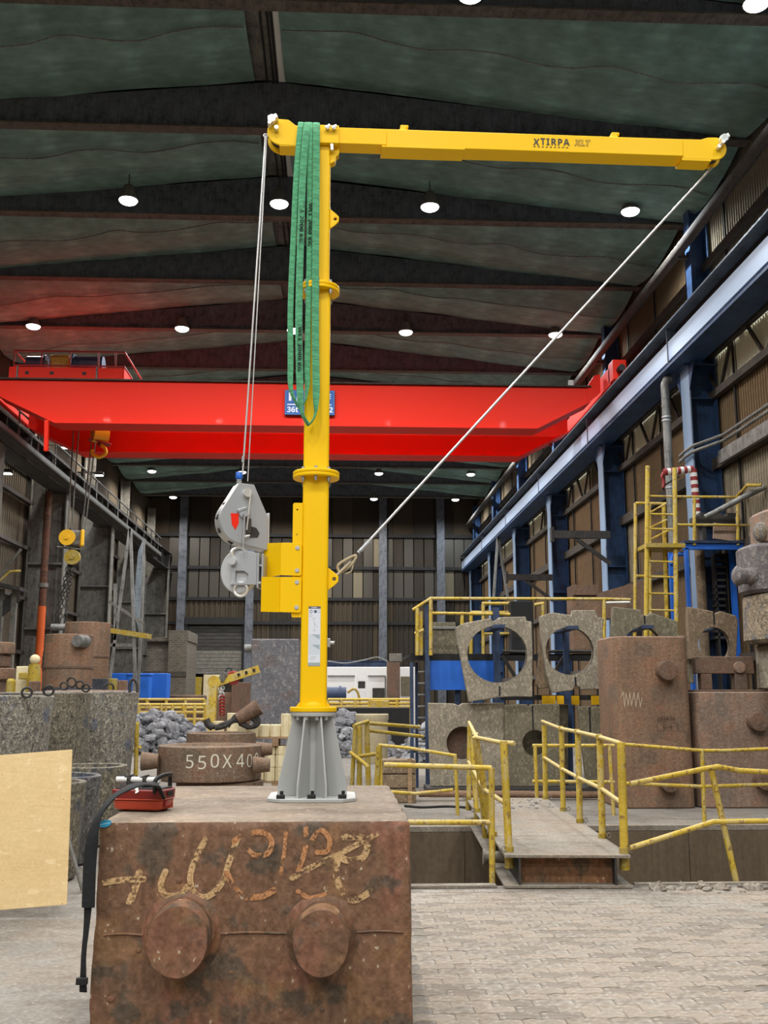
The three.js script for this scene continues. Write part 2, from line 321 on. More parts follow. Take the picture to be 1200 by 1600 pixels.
// ------------------------------------------------------------------ the hall: floor, pit, walls, roof
const XL = -10.7, XR = 8.1, ZF = -58, ZB = 20, PIT = { x0: 0.3, x1: 9, z0: -9.45, z1: -13.55, y: -1.25 };
const BED = { x0: 0.3, x1: 4.6, z0: -4.2, z1: -9.36 };
{
  const floor = struct('floor', [
    box2(XL, BED.x0, -0.3, 0, ZB, PIT.z0), box2(BED.x0, XR, -0.3, 0, ZB, BED.z0), box2(BED.x1, XR, -0.3, 0, BED.z0, BED.z1), box2(BED.x0, BED.x1, -0.3, -0.004, BED.z0, BED.z1), box2(BED.x0, XR, -0.3, 0, BED.z1, PIT.z0),
    box2(XL, PIT.x0, -0.3, 0, PIT.z0, PIT.z1), box2(XL, XR, -0.3, 0, PIT.z1, ZF)], M.floor);
  // interlocking paving blocks with a stepped outline, the nearest ones each a piece of its own
  const L = 0.225, W = 0.1125, gap = 0.0017, variants = [];
  for (let k = 0; k < 4; k++) {
    const a = L / 2 - gap, b = W / 2 - gap, t = 0.011, n = 4, top = [], bot = [];
    for (let i = 0; i <= n; i++) { const x = -a + 2 * a * i / n, o = (i % 2 ? t : -t); top.push([x, b + o]); bot.push([x, -b + o]); }
    variants.push(ext(shape([...bot, ...top.reverse()]), 0.05, 0.0025).rotateX(-Math.PI / 2).translate(0, -0.05, 0));
  }
  variants.forEach((g, k) => { boxUVFixed(g, k); });
  const spots = [];
  let row = 0;
  for (let z = BED.z0 - W / 2; z > BED.z1 + W / 2; z -= W, row++) for (let x = BED.x0 + L / 2 + (row % 2 ? L / 2 : 0); x < BED.x1 - L / 2; x += L) {
    if (x < 0.42 && z > -6.85) continue;
    spots.push({ x, z, y: rr(-0.0022, 0.0022), rx: rr(-0.009, 0.009), rz: rr(-0.006, 0.006), ry: rr(-0.012, 0.012), d: Math.hypot(x - 0.6, z), v: Math.floor(rnd() * 4), m: Math.floor(rnd() * 4) });
  }
  const seen = spots.filter((s) => { const v = V(s.x, 0, s.z).applyMatrix4(camera.matrixWorldInverse), X = 600 + FOCAL * v.x / -v.z, Y = 800 - FOCAL * v.y / -v.z; return X > 640 && X < 1210 && Y < 1620; }).sort((a, b) => a.d - b.d);
  const rest = [];
  seen.forEach((s, i) => {
    if (i < 300) { const m = new THREE.Mesh(variants[s.v], M.pavers[s.m]); m.name = i ? 'paver_' + String(i).padStart(3, '0') : 'paver'; m.position.set(s.x, s.y, s.z); m.rotation.set(s.rx, s.ry, s.rz); m.castShadow = m.receiveShadow = true; floor.add(m); }
    else rest.push(put(clean(variants[s.v].clone()), s.x, s.y, s.z, s.rx, s.ry, s.rz));
  });
  const r = mesh('paving', rest, M.pavers[0], floor); r.userData.kind = 'stuff';
}
function boxUVFixed(g) {
  const p = g.attributes.position, uv = new Float32Array(p.count * 2), ou = rnd() * 5, ov = rnd() * 5;
  for (let i = 0; i < p.count; i++) { uv[i * 2] = p.getX(i) + ou; uv[i * 2 + 1] = p.getZ(i) + p.getY(i) + ov; }
  g.setAttribute('uv', new THREE.BufferAttribute(uv, 2));
}
{ // pit
  const { x0, x1, z0, z1, y } = PIT;
  struct('trim_1', [box2(x0 - 0.2, XR + 0.2, y - 0.3, -0.3, z1 - 0.25, z1), box2(x0 - 0.2, XR + 0.2, y - 0.3, -0.3, z0, z0 + 0.25), box2(x0 - 0.25, x0, y - 0.3, -0.3, z1, z0), box2(x0 - 0.2, XR + 0.2, y - 0.3, y, z1, z0)], M.pitWall);
  // steel facing plates of the far pit side
  const f = struct('trim_2', [box2(x0, XR, -0.05, 0.012, z1 - 0.14, z1 + 0.02)], M.deck);
  let a = x0;
  for (const w of [1.35, 1.4, 1.5, 1.55, 1.6]) { const b = Math.min(a + w, XR); mesh('panel', bx(b - a - 0.012, 1.15, 0.02, (a + b) / 2, -0.63, z1 + 0.012), M.pitWall, f); a = b; }
  struct('trim_3', [box2(x0 - 0.05, 1.42, 0, 0.02, z0 - 0.02, z0 + 0.1), box2(2.66, XR, 0, 0.016, z0 - 0.02, z0 + 0.05)], M.deck);
}
// sheets of corrugated cladding: real folds, one mesh per sheet
function corrugated(w, h, pitch, depth) {                                // in the plane x, y, from 0,0; folds along y
  const n = Math.max(2, Math.round(w / pitch)), pts = [];
  for (let i = 0; i < n; i++) { const x = i * w / n, q = w / n; pts.push([x, 0], [x + q * 0.35, 0], [x + q * 0.5, depth], [x + q * 0.85, depth]); }
  pts.push([w, 0]);
  const pos = [];
  for (let i = 0; i + 1 < pts.length; i++) { const [ax, az] = pts[i], [bx_, bz] = pts[i + 1]; pos.push(ax, 0, az, bx_, 0, bz, bx_, h, bz, ax, 0, az, bx_, h, bz, ax, h, az); }
  const g = new THREE.BufferGeometry(); g.setAttribute('position', new THREE.BufferAttribute(new Float32Array(pos), 3)); g.computeVertexNormals(); return g;
}
const BEAM_Z = []; for (let z = 14.85; z > ZF; z -= 3.67) BEAM_Z.push(z);
const COL_Z = [-13.7, -20.9, -28.1, -35.3, -42.5, -49.7, -56.9];
const ridgeX = -1.3, roofY = (x) => 13.45 - 0.108 * Math.abs(x - ridgeX);
{
  const wr = struct('wall_right', box2(XR + 0.08, XR + 0.3, -0.3, 13.4, ZB, ZF), M.wallBrownB);
  const wl = struct('wall_left', box2(XL - 0.3, XL - 0.08, -0.3, 13.4, ZB, ZF), M.wallDarkB);
  struct('wall_back', box2(XL - 0.3, XR + 0.3, -0.3, 13.4, ZB, ZB + 0.2), M.wallDark);
  const wf = struct('wall_far', box2(XL - 0.3, XR + 0.3, -0.3, 13.4, ZF - 0.3, ZF - 0.1), M.wallFarB);
  const lines = [-10.1, -12, ...COL_Z.slice(1).flatMap((z, i) => [z + 4.6, z + 2.3, z]), ZF];
  const zs = []; for (let z = -10.1; z > ZF + 0.5; z -= 2.4) zs.push(z); zs.push(ZF);
  const tiersR = [[0.0, 4.6], [4.6, 6.35], [6.6, 7.9], [9.35, 12.7]];
  for (let i = 0; i + 1 < zs.length; i++) for (const [k, [y0, y1]] of tiersR.entries()) {
    const w = zs[i] - zs[i + 1] - 0.02, near = zs[i] > -22;
    const m = (k === 1 && near) || (k === 3 && near) || (k < 2 && i === 7) ? M.wallGrey : (i + k) % 3 ? M.wallBrown : M.wallBrownB;  // topmost near sheets go grey to paint in lamp light on the wall
    mesh('panel', put(corrugated(w, y1 - y0 - 0.02, zs[i] > -30 ? 0.12 : 0.2, 0.035), XR, y0, zs[i], 0, Math.PI / 2, 0).rotateY(0), m, wr);
  }
  // band of translucent sheeting under the crane rail
  for (let i = 0; i + 1 < zs.length; i++) mesh('pane', put(corrugated(zs[i] - zs[i + 1] - 0.05, 1.28, 0.12, 0.03), XR, 8.04, zs[i], 0, Math.PI / 2, 0), i % 3 === 2 ? M.dirtyPane : M.pane, wr);
  for (let z = -12; z > -40; z -= 2.4) for (const k of [-1, 1]) mesh('brace', bar(V(XR - 0.1, 9.3, z), V(XR - 0.1, 8.02, z + k * 1.1), 0.06, 0.06), M.girt, wr);
  for (const [y, h] of [[4.6, 0.16], [6.48, 0.24], [7.97, 0.16], [8.85, 0.1], [9.35, 0.14], [10.9, 0.16], [2.4, 0.16]]) mesh('girt', box2(XR - 0.16, XR - 0.04, y - h / 2, y + h / 2, -8, ZF), M.girt, wr);
  for (const z of zs) mesh('joint_strip', box2(XR - 0.065, XR - 0.03, 0, 12.4, z - 0.025, z + 0.025), M.blackSteel, wr);
  const zl = []; for (let z = -18; z > ZF + 0.5; z -= 2.9) zl.push(z); zl.push(ZF);
  for (let i = 0; i + 1 < zl.length; i++) for (const [y0, y1, k] of [[0, 3.1, 0], [3.1, 6.6, 1], [6.6, 9.4, 2], [9.4, 12.7, 3]])
    mesh('panel', put(corrugated(zl[i] - zl[i + 1] - 0.02, y1 - y0 - 0.02, 0.22, 0.035), XL, y0, zl[i + 1], 0, -Math.PI / 2, 0), (i + k) % 2 ? M.wallDark : M.wallDarkB, wl);
  for (const y of [1.6, 3.1, 4.9, 6.6, 8.2, 9.4]) mesh('girt', box2(XL + 0.04, XL + 0.2, y - 0.06, y + 0.06, -18, ZF), M.girt, wl);
  // far wall: corrugated skirt, two bands of sooty panes, a plain band above
  const W = 1.16; let c = 0;
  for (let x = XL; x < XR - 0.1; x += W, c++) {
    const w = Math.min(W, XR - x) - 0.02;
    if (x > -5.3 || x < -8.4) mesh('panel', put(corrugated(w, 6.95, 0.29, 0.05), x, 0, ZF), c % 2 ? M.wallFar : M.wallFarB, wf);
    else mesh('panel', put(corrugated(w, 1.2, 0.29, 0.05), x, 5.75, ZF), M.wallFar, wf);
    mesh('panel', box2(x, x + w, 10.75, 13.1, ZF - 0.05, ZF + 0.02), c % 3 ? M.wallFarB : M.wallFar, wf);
    for (const [y0, y1] of [[7.15, 8.75], [8.9, 10.6]]) for (let q = 0; q < 2; q++) {
      const lit = hash(c, q + (y0 > 8 ? 5 : 0), 3);
      mesh('pane', box2(x + q * W / 2 + 0.03, x + (q + 1) * W / 2 - 0.03, y0, y1, ZF - 0.05, ZF), lit > 0.93 ? M.dirtyPane : lit > 0.35 ? M.darkPane : M.wallFarB, wf);
    }
  }
  for (const y of [7.05, 8.82, 10.68, 5.7]) mesh('girt', box2(XL, XR, y - 0.09, y + 0.09, ZF, ZF + 0.14), M.blackSteel, wf);
  for (const x of [-8.7, -4.9, -0.9, 2.6, 5.9]) mesh('mullion', box2(x - 0.22, x + 0.22, 0, 12.9, ZF + 0.02, ZF + 0.4), M.beam, wf);
  // roller door standing half open in the far wall, daylight-grey room behind
  const d = struct('door_1', box2(-8.45, -8.27, 0, 5.95, ZF + 0.02, ZF + 0.26), M.blackSteel);
  mesh('frame', box2(-5.25, -5.07, 0, 5.95, ZF + 0.02, ZF + 0.26), M.blackSteel, d);
  mesh('header', box2(-8.45, -5.07, 5.6, 6.0, ZF + 0.02, ZF + 0.34), M.blackSteel, d);
  for (let i = 0; i < 13; i++) mesh('slat', put(rb(3, 0.19, 0.05, 0.02), -6.76, 3.06 + i * 0.2, ZF + 0.12), i < 6 ? M.leftColumn : M.darkSteel, d);
  mesh('bottom_rail', box2(-8.27, -5.25, 2.88, 2.98, ZF + 0.07, ZF + 0.17), M.paleSteel, d);
  // roof of sagging dark netting between the beams, split at the ridge
  const ceil = struct('ceiling', [bx(9.7, 0.1, ZB - ZF + 0.6, (XL + ridgeX) / 2, 13.45 + 0.38 - 0.51, (ZB + ZF) / 2, 0, 0, 0.1078), bx(9.7, 0.1, ZB - ZF + 0.6, (XR + ridgeX) / 2, 13.45 + 0.38 - 0.51, (ZB + ZF) / 2, 0, 0, -0.1078)], M.blackSteel);
  function net(x0, x1, z0, z1, s) {
    const nx = 26, nz = 10, pos = [], idx = [];
    for (let i = 0; i <= nx; i++) for (let j = 0; j <= nz; j++) {
      const x = x0 + (x1 - x0) * i / nx, z = z0 + (z1 - z0) * j / nz, t = j / nz;
      const sag = (0.16 + 0.14 * fbm(i / nx * 0.9, 0.3, 6, 2, s, 2)) * Math.sin(Math.PI * t), wave = 0.09 * (fbm(i / nx * 0.98, t * 0.98, 7, 3, s + 9, 3) - 0.5);
      pos.push(x, Math.max(roofY(x) - 0.06 - sag + wave, 12.0), z);
    }
    for (let i = 0; i < nx; i++) for (let j = 0; j < nz; j++) { const a = i * (nz + 1) + j, b = a + nz + 1; idx.push(a, b, a + 1, b, b + 1, a + 1); }
    const g = new THREE.BufferGeometry(); g.setAttribute('position', new THREE.BufferAttribute(new Float32Array(pos), 3)); g.setIndex(idx); g.computeVertexNormals(); return g;
  }
  for (let i = 0; i + 1 < BEAM_Z.length; i++) {
    const z0 = BEAM_Z[i] - 0.08, z1 = BEAM_Z[i + 1] + 0.08;
    mesh('netting', net(XL + 0.3, ridgeX - 0.36, z0, z1, i * 7 + 1), M.fabric, ceil);
    for (const [a, b, s] of [[XL + 0.4, ridgeX - 0.4, i * 7 + 1], [ridgeX + 0.26, XR - 0.3, i * 7 + 4]]) { const t = 0.42, pts = []; for (let k = 0; k <= 14; k++) { const q = k / 14, x = a + (b - a) * q; pts.push(V(x, Math.max(roofY(x) - 0.1 - (0.16 + 0.14 * fbm(q * 0.9, 0.3, 6, 2, s, 2)) - 0.06 * hash(k, i, 3), 11.98), z0 + (z1 - z0) * (t + 0.03 * Math.sin(k * 1.7 + i)))); } mesh('netting_seam', curve(pts, 0.017, 50, 4), M.paleSteel, ceil); }
    mesh('netting', net(ridgeX + 0.22, XR - 0.2, z0, z1, i * 7 + 4), M.fabric, ceil);
    // open ridge: sheeting, rods and a pale translucent strip
    const rs = mesh('ridge_sheet', box2(ridgeX - 0.5, ridgeX + 0.1, 13.37, 13.4, z0, z1), M.leftColumn, ceil);
    mesh('ridge_strip', box2(ridgeX + 0.1, ridgeX + 0.24, 13.35, 13.39, z0, z1), M.white, ceil);
    for (const k of [-0.12, 0, 0.07]) mesh('ridge_rod', rod(V(ridgeX + k, 13.32, z0), V(ridgeX + k, 13.32, z1), 0.018), M.blackSteel, ceil);
  }
}
const ORD = ['first', 'second', 'third', 'fourth', 'fifth', 'sixth', 'seventh', 'eighth', 'ninth', 'tenth', 'eleventh', 'twelfth', 'thirteenth', 'fourteenth', 'fifteenth', 'sixteenth', 'seventeenth', 'eighteenth', 'nineteenth', 'twentieth', 'twenty-first', 'twenty-second'];
// roof beams: flat below, following the roof above
BEAM_Z.forEach((z, i) => {
  const b = thing('roof_beam', z > -12 ? 'dark steel roof beam across the hall above the viewer, out of the picture' : `dark steel roof beam across the hall, ${ORD[Math.round((-14.5 - z) / 3.67)]} from the top of the picture`, 'beam', 'dark roof beams across the hall');
  mesh('web', ext(shape([[XL + 0.1, 12.37], [XR - 0.1, 12.37], [XR - 0.1, roofY(XR) - 0.02], [ridgeX, 13.37], [XL + 0.1, roofY(XL) - 0.02]]), 0.1).translate(0, 0, z - 0.05), M.beam, b);
  mesh('bottom_flange', box2(XL + 0.1, XR - 0.1, 12.34, 12.375, z - 0.13, z + 0.13), M.beamFlange, b);
  done(b);
});
// right-hand columns and crane runway
COL_Z.forEach((z, i) => {
  const x = 7.45, c = thing('steel_column', i ? `blue steel column on the right wall, ${ORD[i - 1]} from the near end` : 'blue steel column on the right wall just outside the picture', 'column', 'blue columns of the right wall');
  mesh('inner_flange', box2(x, x + 0.03, 0, 8.6, z - 0.26, z + 0.26), M.columnFaceLit, c, 'hall-side flange, lamp light painted in as a paler blue');
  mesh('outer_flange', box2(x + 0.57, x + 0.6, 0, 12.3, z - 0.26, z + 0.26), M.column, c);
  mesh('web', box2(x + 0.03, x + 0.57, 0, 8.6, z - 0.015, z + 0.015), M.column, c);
  for (const y of [2.8, 5.2, 7.9]) mesh('stiffener', box2(x + 0.03, x + 0.57, y - 0.012, y + 0.012, z + 0.015, z + 0.2), M.column, c);
  mesh('head_plate', box2(x - 0.1, x + 0.62, 8.6, 8.64, z - 0.3, z + 0.3), M.column, c);
  mesh('upper_column', [box2(x + 0.22, x + 0.25, 8.64, 12.3, z - 0.16, z + 0.16), box2(x + 0.25, x + 0.57, 8.64, 12.3, z - 0.012, z + 0.012)], M.column, c);
  for (const s of [-1, 1]) mesh('haunch', ext(shape([[0, 0], [0.34, 0], [0, -0.55]]), 0.02).rotateY(s > 0 ? -Math.PI / 2 : Math.PI / 2).translate(x + (s > 0 ? 0.02 : 0), 8.6, z + s * 0.26), M.column, c);
  done(c);
});
{
  const r = thing('crane_runway', 'long grey blue crane rail beam resting on the blue columns of the right wall', 'beam'), x = 7.1;
  mesh('top_flange', box2(x - 0.08, x + 0.62, 9.5, 9.54, -8, ZF + 0.1), M.runway, r);
  mesh('web_plate', box2(x + 0.2, x + 0.24, 8.7, 9.5, -8, ZF + 0.1), M.blackSteel, r);  // black web paints in the shade below the top flange
  mesh('fascia', [box2(x + 0.02, x + 0.2, 8.78, 9.2, -8, ZF + 0.1)], M.fascia, r, 'lower fascia, lamp light painted in as a paler blue');
  mesh('bottom_flange', box2(x, x + 0.6, 8.64, 8.7, -8, ZF + 0.1), M.column, r);
  mesh('rail', box2(x + 0.2, x + 0.28, 9.54, 9.63, -8, ZF + 0.1), M.zinc, r);
  for (let z = -13.7; z > ZF; z -= 7.2) mesh('stiffener', box2(x, x + 0.2, 8.72, 9.48, z - 0.02, z + 0.02), M.runway, r);
  done(r);
  // pipe running high along the eaves, and the drop pipe on the second column
  const ep = thing('eaves_pipe', 'long brown pipe under the roof edge along the right wall', 'pipe'); mesh('pipe', rod(V(7.45, 11.3, -8), V(7.45, 11.3, ZF + 0.6), 0.12, 0.12, 12), M.girt, ep); for (const z of COL_Z) mesh('bracket', box2(7.45, 7.67, 11.14, 11.18, z - 0.05, z + 0.05), M.girt, ep); done(ep);
  const d = thing('drain_pipe', 'grey drain pipe with a bent top beside the nearest blue column', 'pipe'), px = 7.2, pz = -21.45;
  mesh('pipe', [rod(V(px, 4.5, pz), V(px, 8.3, pz), 0.09, 0.09, 14), curve([V(px, 8.3, pz), V(px, 8.42, pz), V(px + 0.06, 8.55, pz), V(px + 0.14, 8.56, pz)], 0.09, 12, 14)], M.paleSteel, d);
  for (const y of [7.6, 7.68, 6.1]) mesh('collar', cyl(0.105, 0.105, 0.03, 16, px, y, pz), M.zinc, d);
  done(d);
  const t = thing('conduit', 'pair of grey conduits running along the right wall past the nearest column', 'conduit');
  for (const k of [0, 0.12]) mesh('tube', path([V(XR - 0.25, 6.9 - k, -15), V(XR - 0.25, 6.9 - k, -19.9), V(7.38, 6.78 - k, -20.4), V(7.38, 6.78 - k, -20.9), V(7.36, 6.74 - k, -21.2)], 0.035), M.paleSteel, t);
  mesh('cable_tray', box2(XR - 0.28, XR - 0.2, 6.35, 6.62, -15, -20.2), M.paleSteel, t);
  done(t);
  for (const [z, y, l] of [[-27.4, 5.9, 'upper'], [-35.0, 5.6, 'lower']]) {
    const b = thing('wall_bracket', `steel cantilever arm on the blue column, the ${l === 'upper' ? 'nearer' : 'farther'} of two`, 'bracket');
    mesh('arm', box2(5.9, 7.45, y, y + 0.2, z - 0.08, z + 0.08), M.darkSteel, b); mesh('strut', bar(V(6.5, y, z), V(7.45, y - 0.7, z), 0.1, 0.1), M.darkSteel, b); mesh('end_plate', box2(5.82, 5.9, y - 0.1, y + 0.3, z - 0.1, z + 0.1), M.darkSteel, b); done(b);
  }
  const v = thing('cross_brace', 'pale vee shaped steel brace between two far blue columns', 'brace');
  mesh('strut', bar(P(778, 836, 45), P(771, 938, 45), 0.16, 0.1), M.paleSteel, v); mesh('strut', bar(P(778, 836, 45), P(794, 938, 45), 0.16, 0.1), M.paleSteel, v); done(v);
}
// left-hand columns, runway, walkway
COL_Z.slice(2).forEach((z, i) => {
  const x0 = -10.55, x1 = -9.3, c = thing('built_up_column', `wide grey built-up steel column on the left wall, ${ORD[i]} from the near end`, 'column', 'grey columns of the left wall');
  mesh('inner_flange', box2(x1 - 0.04, x1, 0, 8.55, z - 0.26, z + 0.26), M.leftColumn, c);
  mesh('outer_flange', box2(x0, x0 + 0.04, 0, 12, z - 0.26, z + 0.26), M.leftColumn, c);
  mesh('web', box2(x0 + 0.04, x1 - 0.04, 0, 8.55, z - 0.02, z + 0.02), M.leftColumn, c);
  for (const y of [1.8, 3.9, 6.1]) mesh('stiffener', box2(x0 + 0.04, x1 - 0.04, y - 0.03, y + 0.03, z + 0.02, z + 0.2), M.paleSteel, c);
  mesh('upper_column', box2(x0 + 0.04, x0 + 0.4, 8.55, 12, z - 0.02, z + 0.02), M.leftColumn, c);
  done(c);
});
{
  const r = thing('crane_runway', 'dark crane rail beam on the left columns below the red bridge', 'beam'), x = -9.3;
  mesh('web_plate', box2(x - 0.32, x - 0.28, 8.6, 9.5, -12, ZF + 0.1), M.blackSteel, r); mesh('top_flange', box2(x - 0.55, x, 9.5, 9.54, -12, ZF + 0.1), M.darkSteel, r);
  mesh('bottom_flange', box2(x - 0.55, x + 0.02, 8.55, 8.6, -12, ZF + 0.1), M.darkSteel, r); mesh('rail', box2(x - 0.33, x - 0.25, 9.54, 9.63, -12, ZF + 0.1), M.zinc, r);
  for (let z = -14; z > ZF; z -= 2.4) mesh('stiffener', box2(x - 0.28, x - 0.02, 8.6, 9.5, z - 0.015, z + 0.015), M.darkSteel, r);
  done(r);
  const w = thing('crane_walkway', 'dark steel walkway with pale railings along the left crane rail', 'walkway'), wx = -8.95;
  mesh('walkway_deck', box2(wx - 0.33, wx + 0.05, 8.62, 8.68, -14, -52), M.girt, w);
  for (const y of [8.75, 9.15, 9.55]) mesh('rail', rod(V(wx, y, -14), V(wx, y, -52), 0.03), M.paleSteel, w);
  mesh('kick_board', box2(wx + 0.02, wx + 0.035, 8.62, 8.82, -14, -52), M.paleSteel, w);
  for (let z = -15; z > -52; z -= 1.9) mesh('post', rod(V(wx, 8.65, z), V(wx, 9.56, z), 0.024), M.leftColumn, w);
  done(w);
}
for (const [i, x, z, mt, s] of [[0, -9.8, -34.6, M.orange, 'orange']]) {
  const p = thing('stand_pipe', 'tall pipe on the left wall, orange below and rusty above', 'pipe');
  mesh('lower_pipe', rod(V(x, 0, z), V(x, 4.6, z), 0.13, 0.13, 14), mt, p, 'orange painted pipe'); mesh('upper_pipe', rod(V(x, 4.6, z), V(x, 8.5, z), 0.12, 0.12, 14), M.rustPipe, p, 'rusty brown pipe'); mesh('collar', cyl(0.16, 0.16, 0.14, 14, x, 5.3, z), M.leftColumn, p); done(p);
}
// lamps
const TINTS = [0xfff8f0, 0xfffaf4, 0xf2faff];
function highBay() {
  const g = new THREE.Group();
  mesh('housing', lathe([[0.001, 0.34], [0.1, 0.34], [0.12, 0.3], [0.12, 0.2], [0.21, 0.04], [0.22, 0], [0.2, 0.005]], 20, 0, 0, 0), M.leftColumn, g);
  mesh('lens', new THREE.SphereGeometry(0.2, 18, 8, 0, Math.PI * 2, Math.PI / 2, Math.PI / 2).scale(1, 0.45, 1).translate(0, 0.005, 0), M.lens, g);
  mesh('hanger', rod(V(0, 0.34, 0), V(0, 0.62, 0), 0.012), M.darkSteel, g);
  return g;
}
const bay = highBay();
const ROWNAME = ['', '', '', '', 'row at the top edge', 'nearest full row', 'row above the red bridge', 'first row behind the bridge', 'second row behind the bridge', 'row below the bridge', 'farthest row'];
LAMP_ROWS.forEach((z, i) => LAMP_X.forEach((x, k) => {
  const l = bay.clone(); l.name = numbered('high_bay_lamp'); scene.add(l); l.position.set(x, LAMP_Y, z);
  const spot = ['leftmost', 'second from the left', 'middle', 'second from the right', 'rightmost'][k];
  tag(l, i < 4 ? 'glowing round high-bay lamp under the roof behind or above the viewer' : `glowing round high-bay lamp, ${spot} in the ${ROWNAME[i]}`, 'lamp', i < 4 ? 'high-bay lamps above the viewer' : 'high-bay lamps in rows under the roof');
  lampLight(x, LAMP_Y - 0.12, z, TINTS[(i * 3 + k * 2) % 3], LAMP_POWER);
}));

// small floodlights on arms from the left wall
for (const [px, py, d, label] of [[10, 740, 31, 'small floodlight on a wall arm at the left edge'], [103, 700, 36.4, 'small floodlight above the left walkway, the nearer one'], [155, 743, 41, 'small floodlight above the left walkway, the farther one']]) {
  const p = P(px, py, d), t = thing('flood_light', label, 'lamp');
  mesh('housing', rb(0.34, 0.12, 0.26, 0.03, p.x, p.y + 0.07, p.z), M.darkSteel, t); mesh('lens', rb(0.3, 0.03, 0.22, 0.012, p.x, p.y, p.z), M.lens, t); mesh('wall_arm', rod(V(p.x, p.y + 0.12, p.z), V(XL + 0.03, p.y + 0.12, p.z), 0.03), M.darkSteel, t);
  done(t); lampLight(p.x, p.y - 0.06, p.z, 0xf6faff, 22);
}

// ------------------------------------------------------------------ red overhead travelling crane
function decal(name, w, h, draw, pw, ph, opt = {}) {                      // flat print: a canvas on a thin sheet facing +z, centred at 0
  const c = document.createElement('canvas'); c.width = pw; c.height = ph; const x = c.getContext('2d'); draw(x, pw, ph);
  const t = new THREE.CanvasTexture(c); t.colorSpace = THREE.SRGBColorSpace; t.magFilter = THREE.LinearFilter;
  const m = new THREE.MeshStandardMaterial({ map: t, roughness: opt.rough ?? 0.55, transparent: !!opt.clear });
  const q = mesh(name, new THREE.PlaneGeometry(w, h), m, null, opt.label, true);
  if (opt.clear) q.castShadow = false;
  return q;
}
{
  const c = thing('bridge_crane', 'big bright red twin girder overhead crane spanning the hall', 'crane'), zt = 9.85, zb = 8.7;
  const side = [[-8.9, zt], [6.75, zt], [6.75, 9.45], [5.3, zb], [-7.4, zb], [-8.9, 9.42]];
  for (const z of [-26.3, -28.95]) {
    const dy = z < -27 ? -0.13 : 0, g = mesh('girder', ext(shape(side), 0.62, 0.012).translate(0, dy, z - 0.64), M.red, c);
    mesh('top_plate', box2(-8.95, 6.8, zt + dy, zt + 0.035 + dy, z + 0.06, z - 0.7), M.girt, g);
    mesh('bottom_plate', [box2(-7.4, 5.3, zb - 0.03, zb, z + 0.06, z - 0.7), bar(V(5.3, zb - 0.015, z - 0.32), V(6.75, 9.435, z - 0.32), 0.76, 0.03, V(0, 0.9, 0.0)), bar(V(-7.4, zb - 0.015, z - 0.32), V(-8.9, 9.405, z - 0.32), 0.76, 0.03)], M.red, g).position.y += dy;
  }
  for (const [x, w] of [[7.14 + 0.24 - 0.02, 0.36], [-9.56, 0.36]]) {
    const e = mesh('end_carriage', [rb(w, 0.5, 5.2, 0.03, x - (x > 0 ? 0.05 : -0.02), 9.95, -28.2), rb(w, 0.55, 0.5, 0.03, x - (x > 0 ? 0.05 : -0.02), 10.02, -25.5)], M.red, c);
    for (const z of [-25.6, -30.8]) mesh('wheel', cyl(0.2, 0.2, 0.14, 24, x, 9.832, z, 0, 0, Math.PI / 2), M.blackSteel, e);
  }
  mesh('buffer', cyl(0.09, 0.09, 0.24, 14, 7.3, 10.0, -25.13, Math.PI / 2, 0, 0), M.black, c);
  mesh('carriage_bracket', ext(shape([[6.7, 9.42], [7.06, 9.72], [7.06, 10.22], [6.9, 10.18], [6.7, 9.88]]), 0.2).translate(0, 0, -26.5), M.red, c);
  mesh('junction_box', rb(0.13, 0.18, 0.1, 0.01, 6.28, zt + 0.13, -26.4), M.white, c, 'small white box');
  // trolley on top at the left, with railing, motors and hoist drum
  const t = mesh('trolley', [box2(-8.72, -5.75, zt + 0.06, zt + 0.4, -26.5, -26.46), box2(-8.72, -5.75, zt + 0.06, zt + 0.4, -29.8, -29.76), box2(-8.72, -8.68, zt + 0.06, zt + 0.4, -26.5, -29.8), box2(-5.75, -5.71, zt + 0.06, zt + 0.4, -26.5, -29.8), box2(-8.72, -5.72, zt + 0.06, zt + 0.1, -26.5, -29.8)], M.red, c);
  for (const [y] of [[zt + 0.46], [zt + 0.86]]) mesh('rail', path([V(-5.72, y, -29.7), V(-5.72, y, -26.5), V(-8.62, y, -26.5), V(-8.62, y, -29.7)], 0.024, 6), M.redDull, t);
  for (const x of [-8.62, -7.9, -7.15, -6.4, -5.95]) mesh('post', rod(V(x, zt + 0.4, -26.5), V(x, zt + 0.86, -26.5), 0.022), M.redDull, t);
  for (const x of [-8.25, -7.6, -6.75]) mesh('cut_out', box2(x - 0.05, x + 0.05, zt + 0.2, zt + 0.28, -26.458, -26.45), M.black, t);
  for (const x of [-8.5, -6.42]) mesh('clip', box2(x - 0.02, x + 0.02, zt + 0.08, zt + 0.42, -26.456, -26.43), M.paleSteel, t);
  mesh('motor', [cyl(0.2, 0.2, 0.5, 20, -8.2, zt + 0.7, -27.1, 0, 0, Math.PI / 2), cyl(0.24, 0.24, 0.06, 20, -7.95, zt + 0.7, -27.1, 0, 0, Math.PI / 2)], M.blue, t, 'blue hoist motor');
  mesh('gear_case', rb(0.5, 0.5, 0.5, 0.06, -7.5, zt + 0.62, -27.0), M.dirtyYellow, t, 'cream gear case');
  mesh('drum', [cyl(0.24, 0.24, 0.8, 24, -6.8, zt + 0.68, -27.1, 0, 0, Math.PI / 2), cyl(0.3, 0.3, 0.05, 24, -7.2, zt + 0.68, -27.1, 0, 0, Math.PI / 2)], M.blue, t, 'blue hoist drum');
  mesh('hanging_arm', [bar(V(-7.58, 8.72, -26.2), V(-7.55, 7.9, -26.2), 0.1, 0.1)], M.red, c);
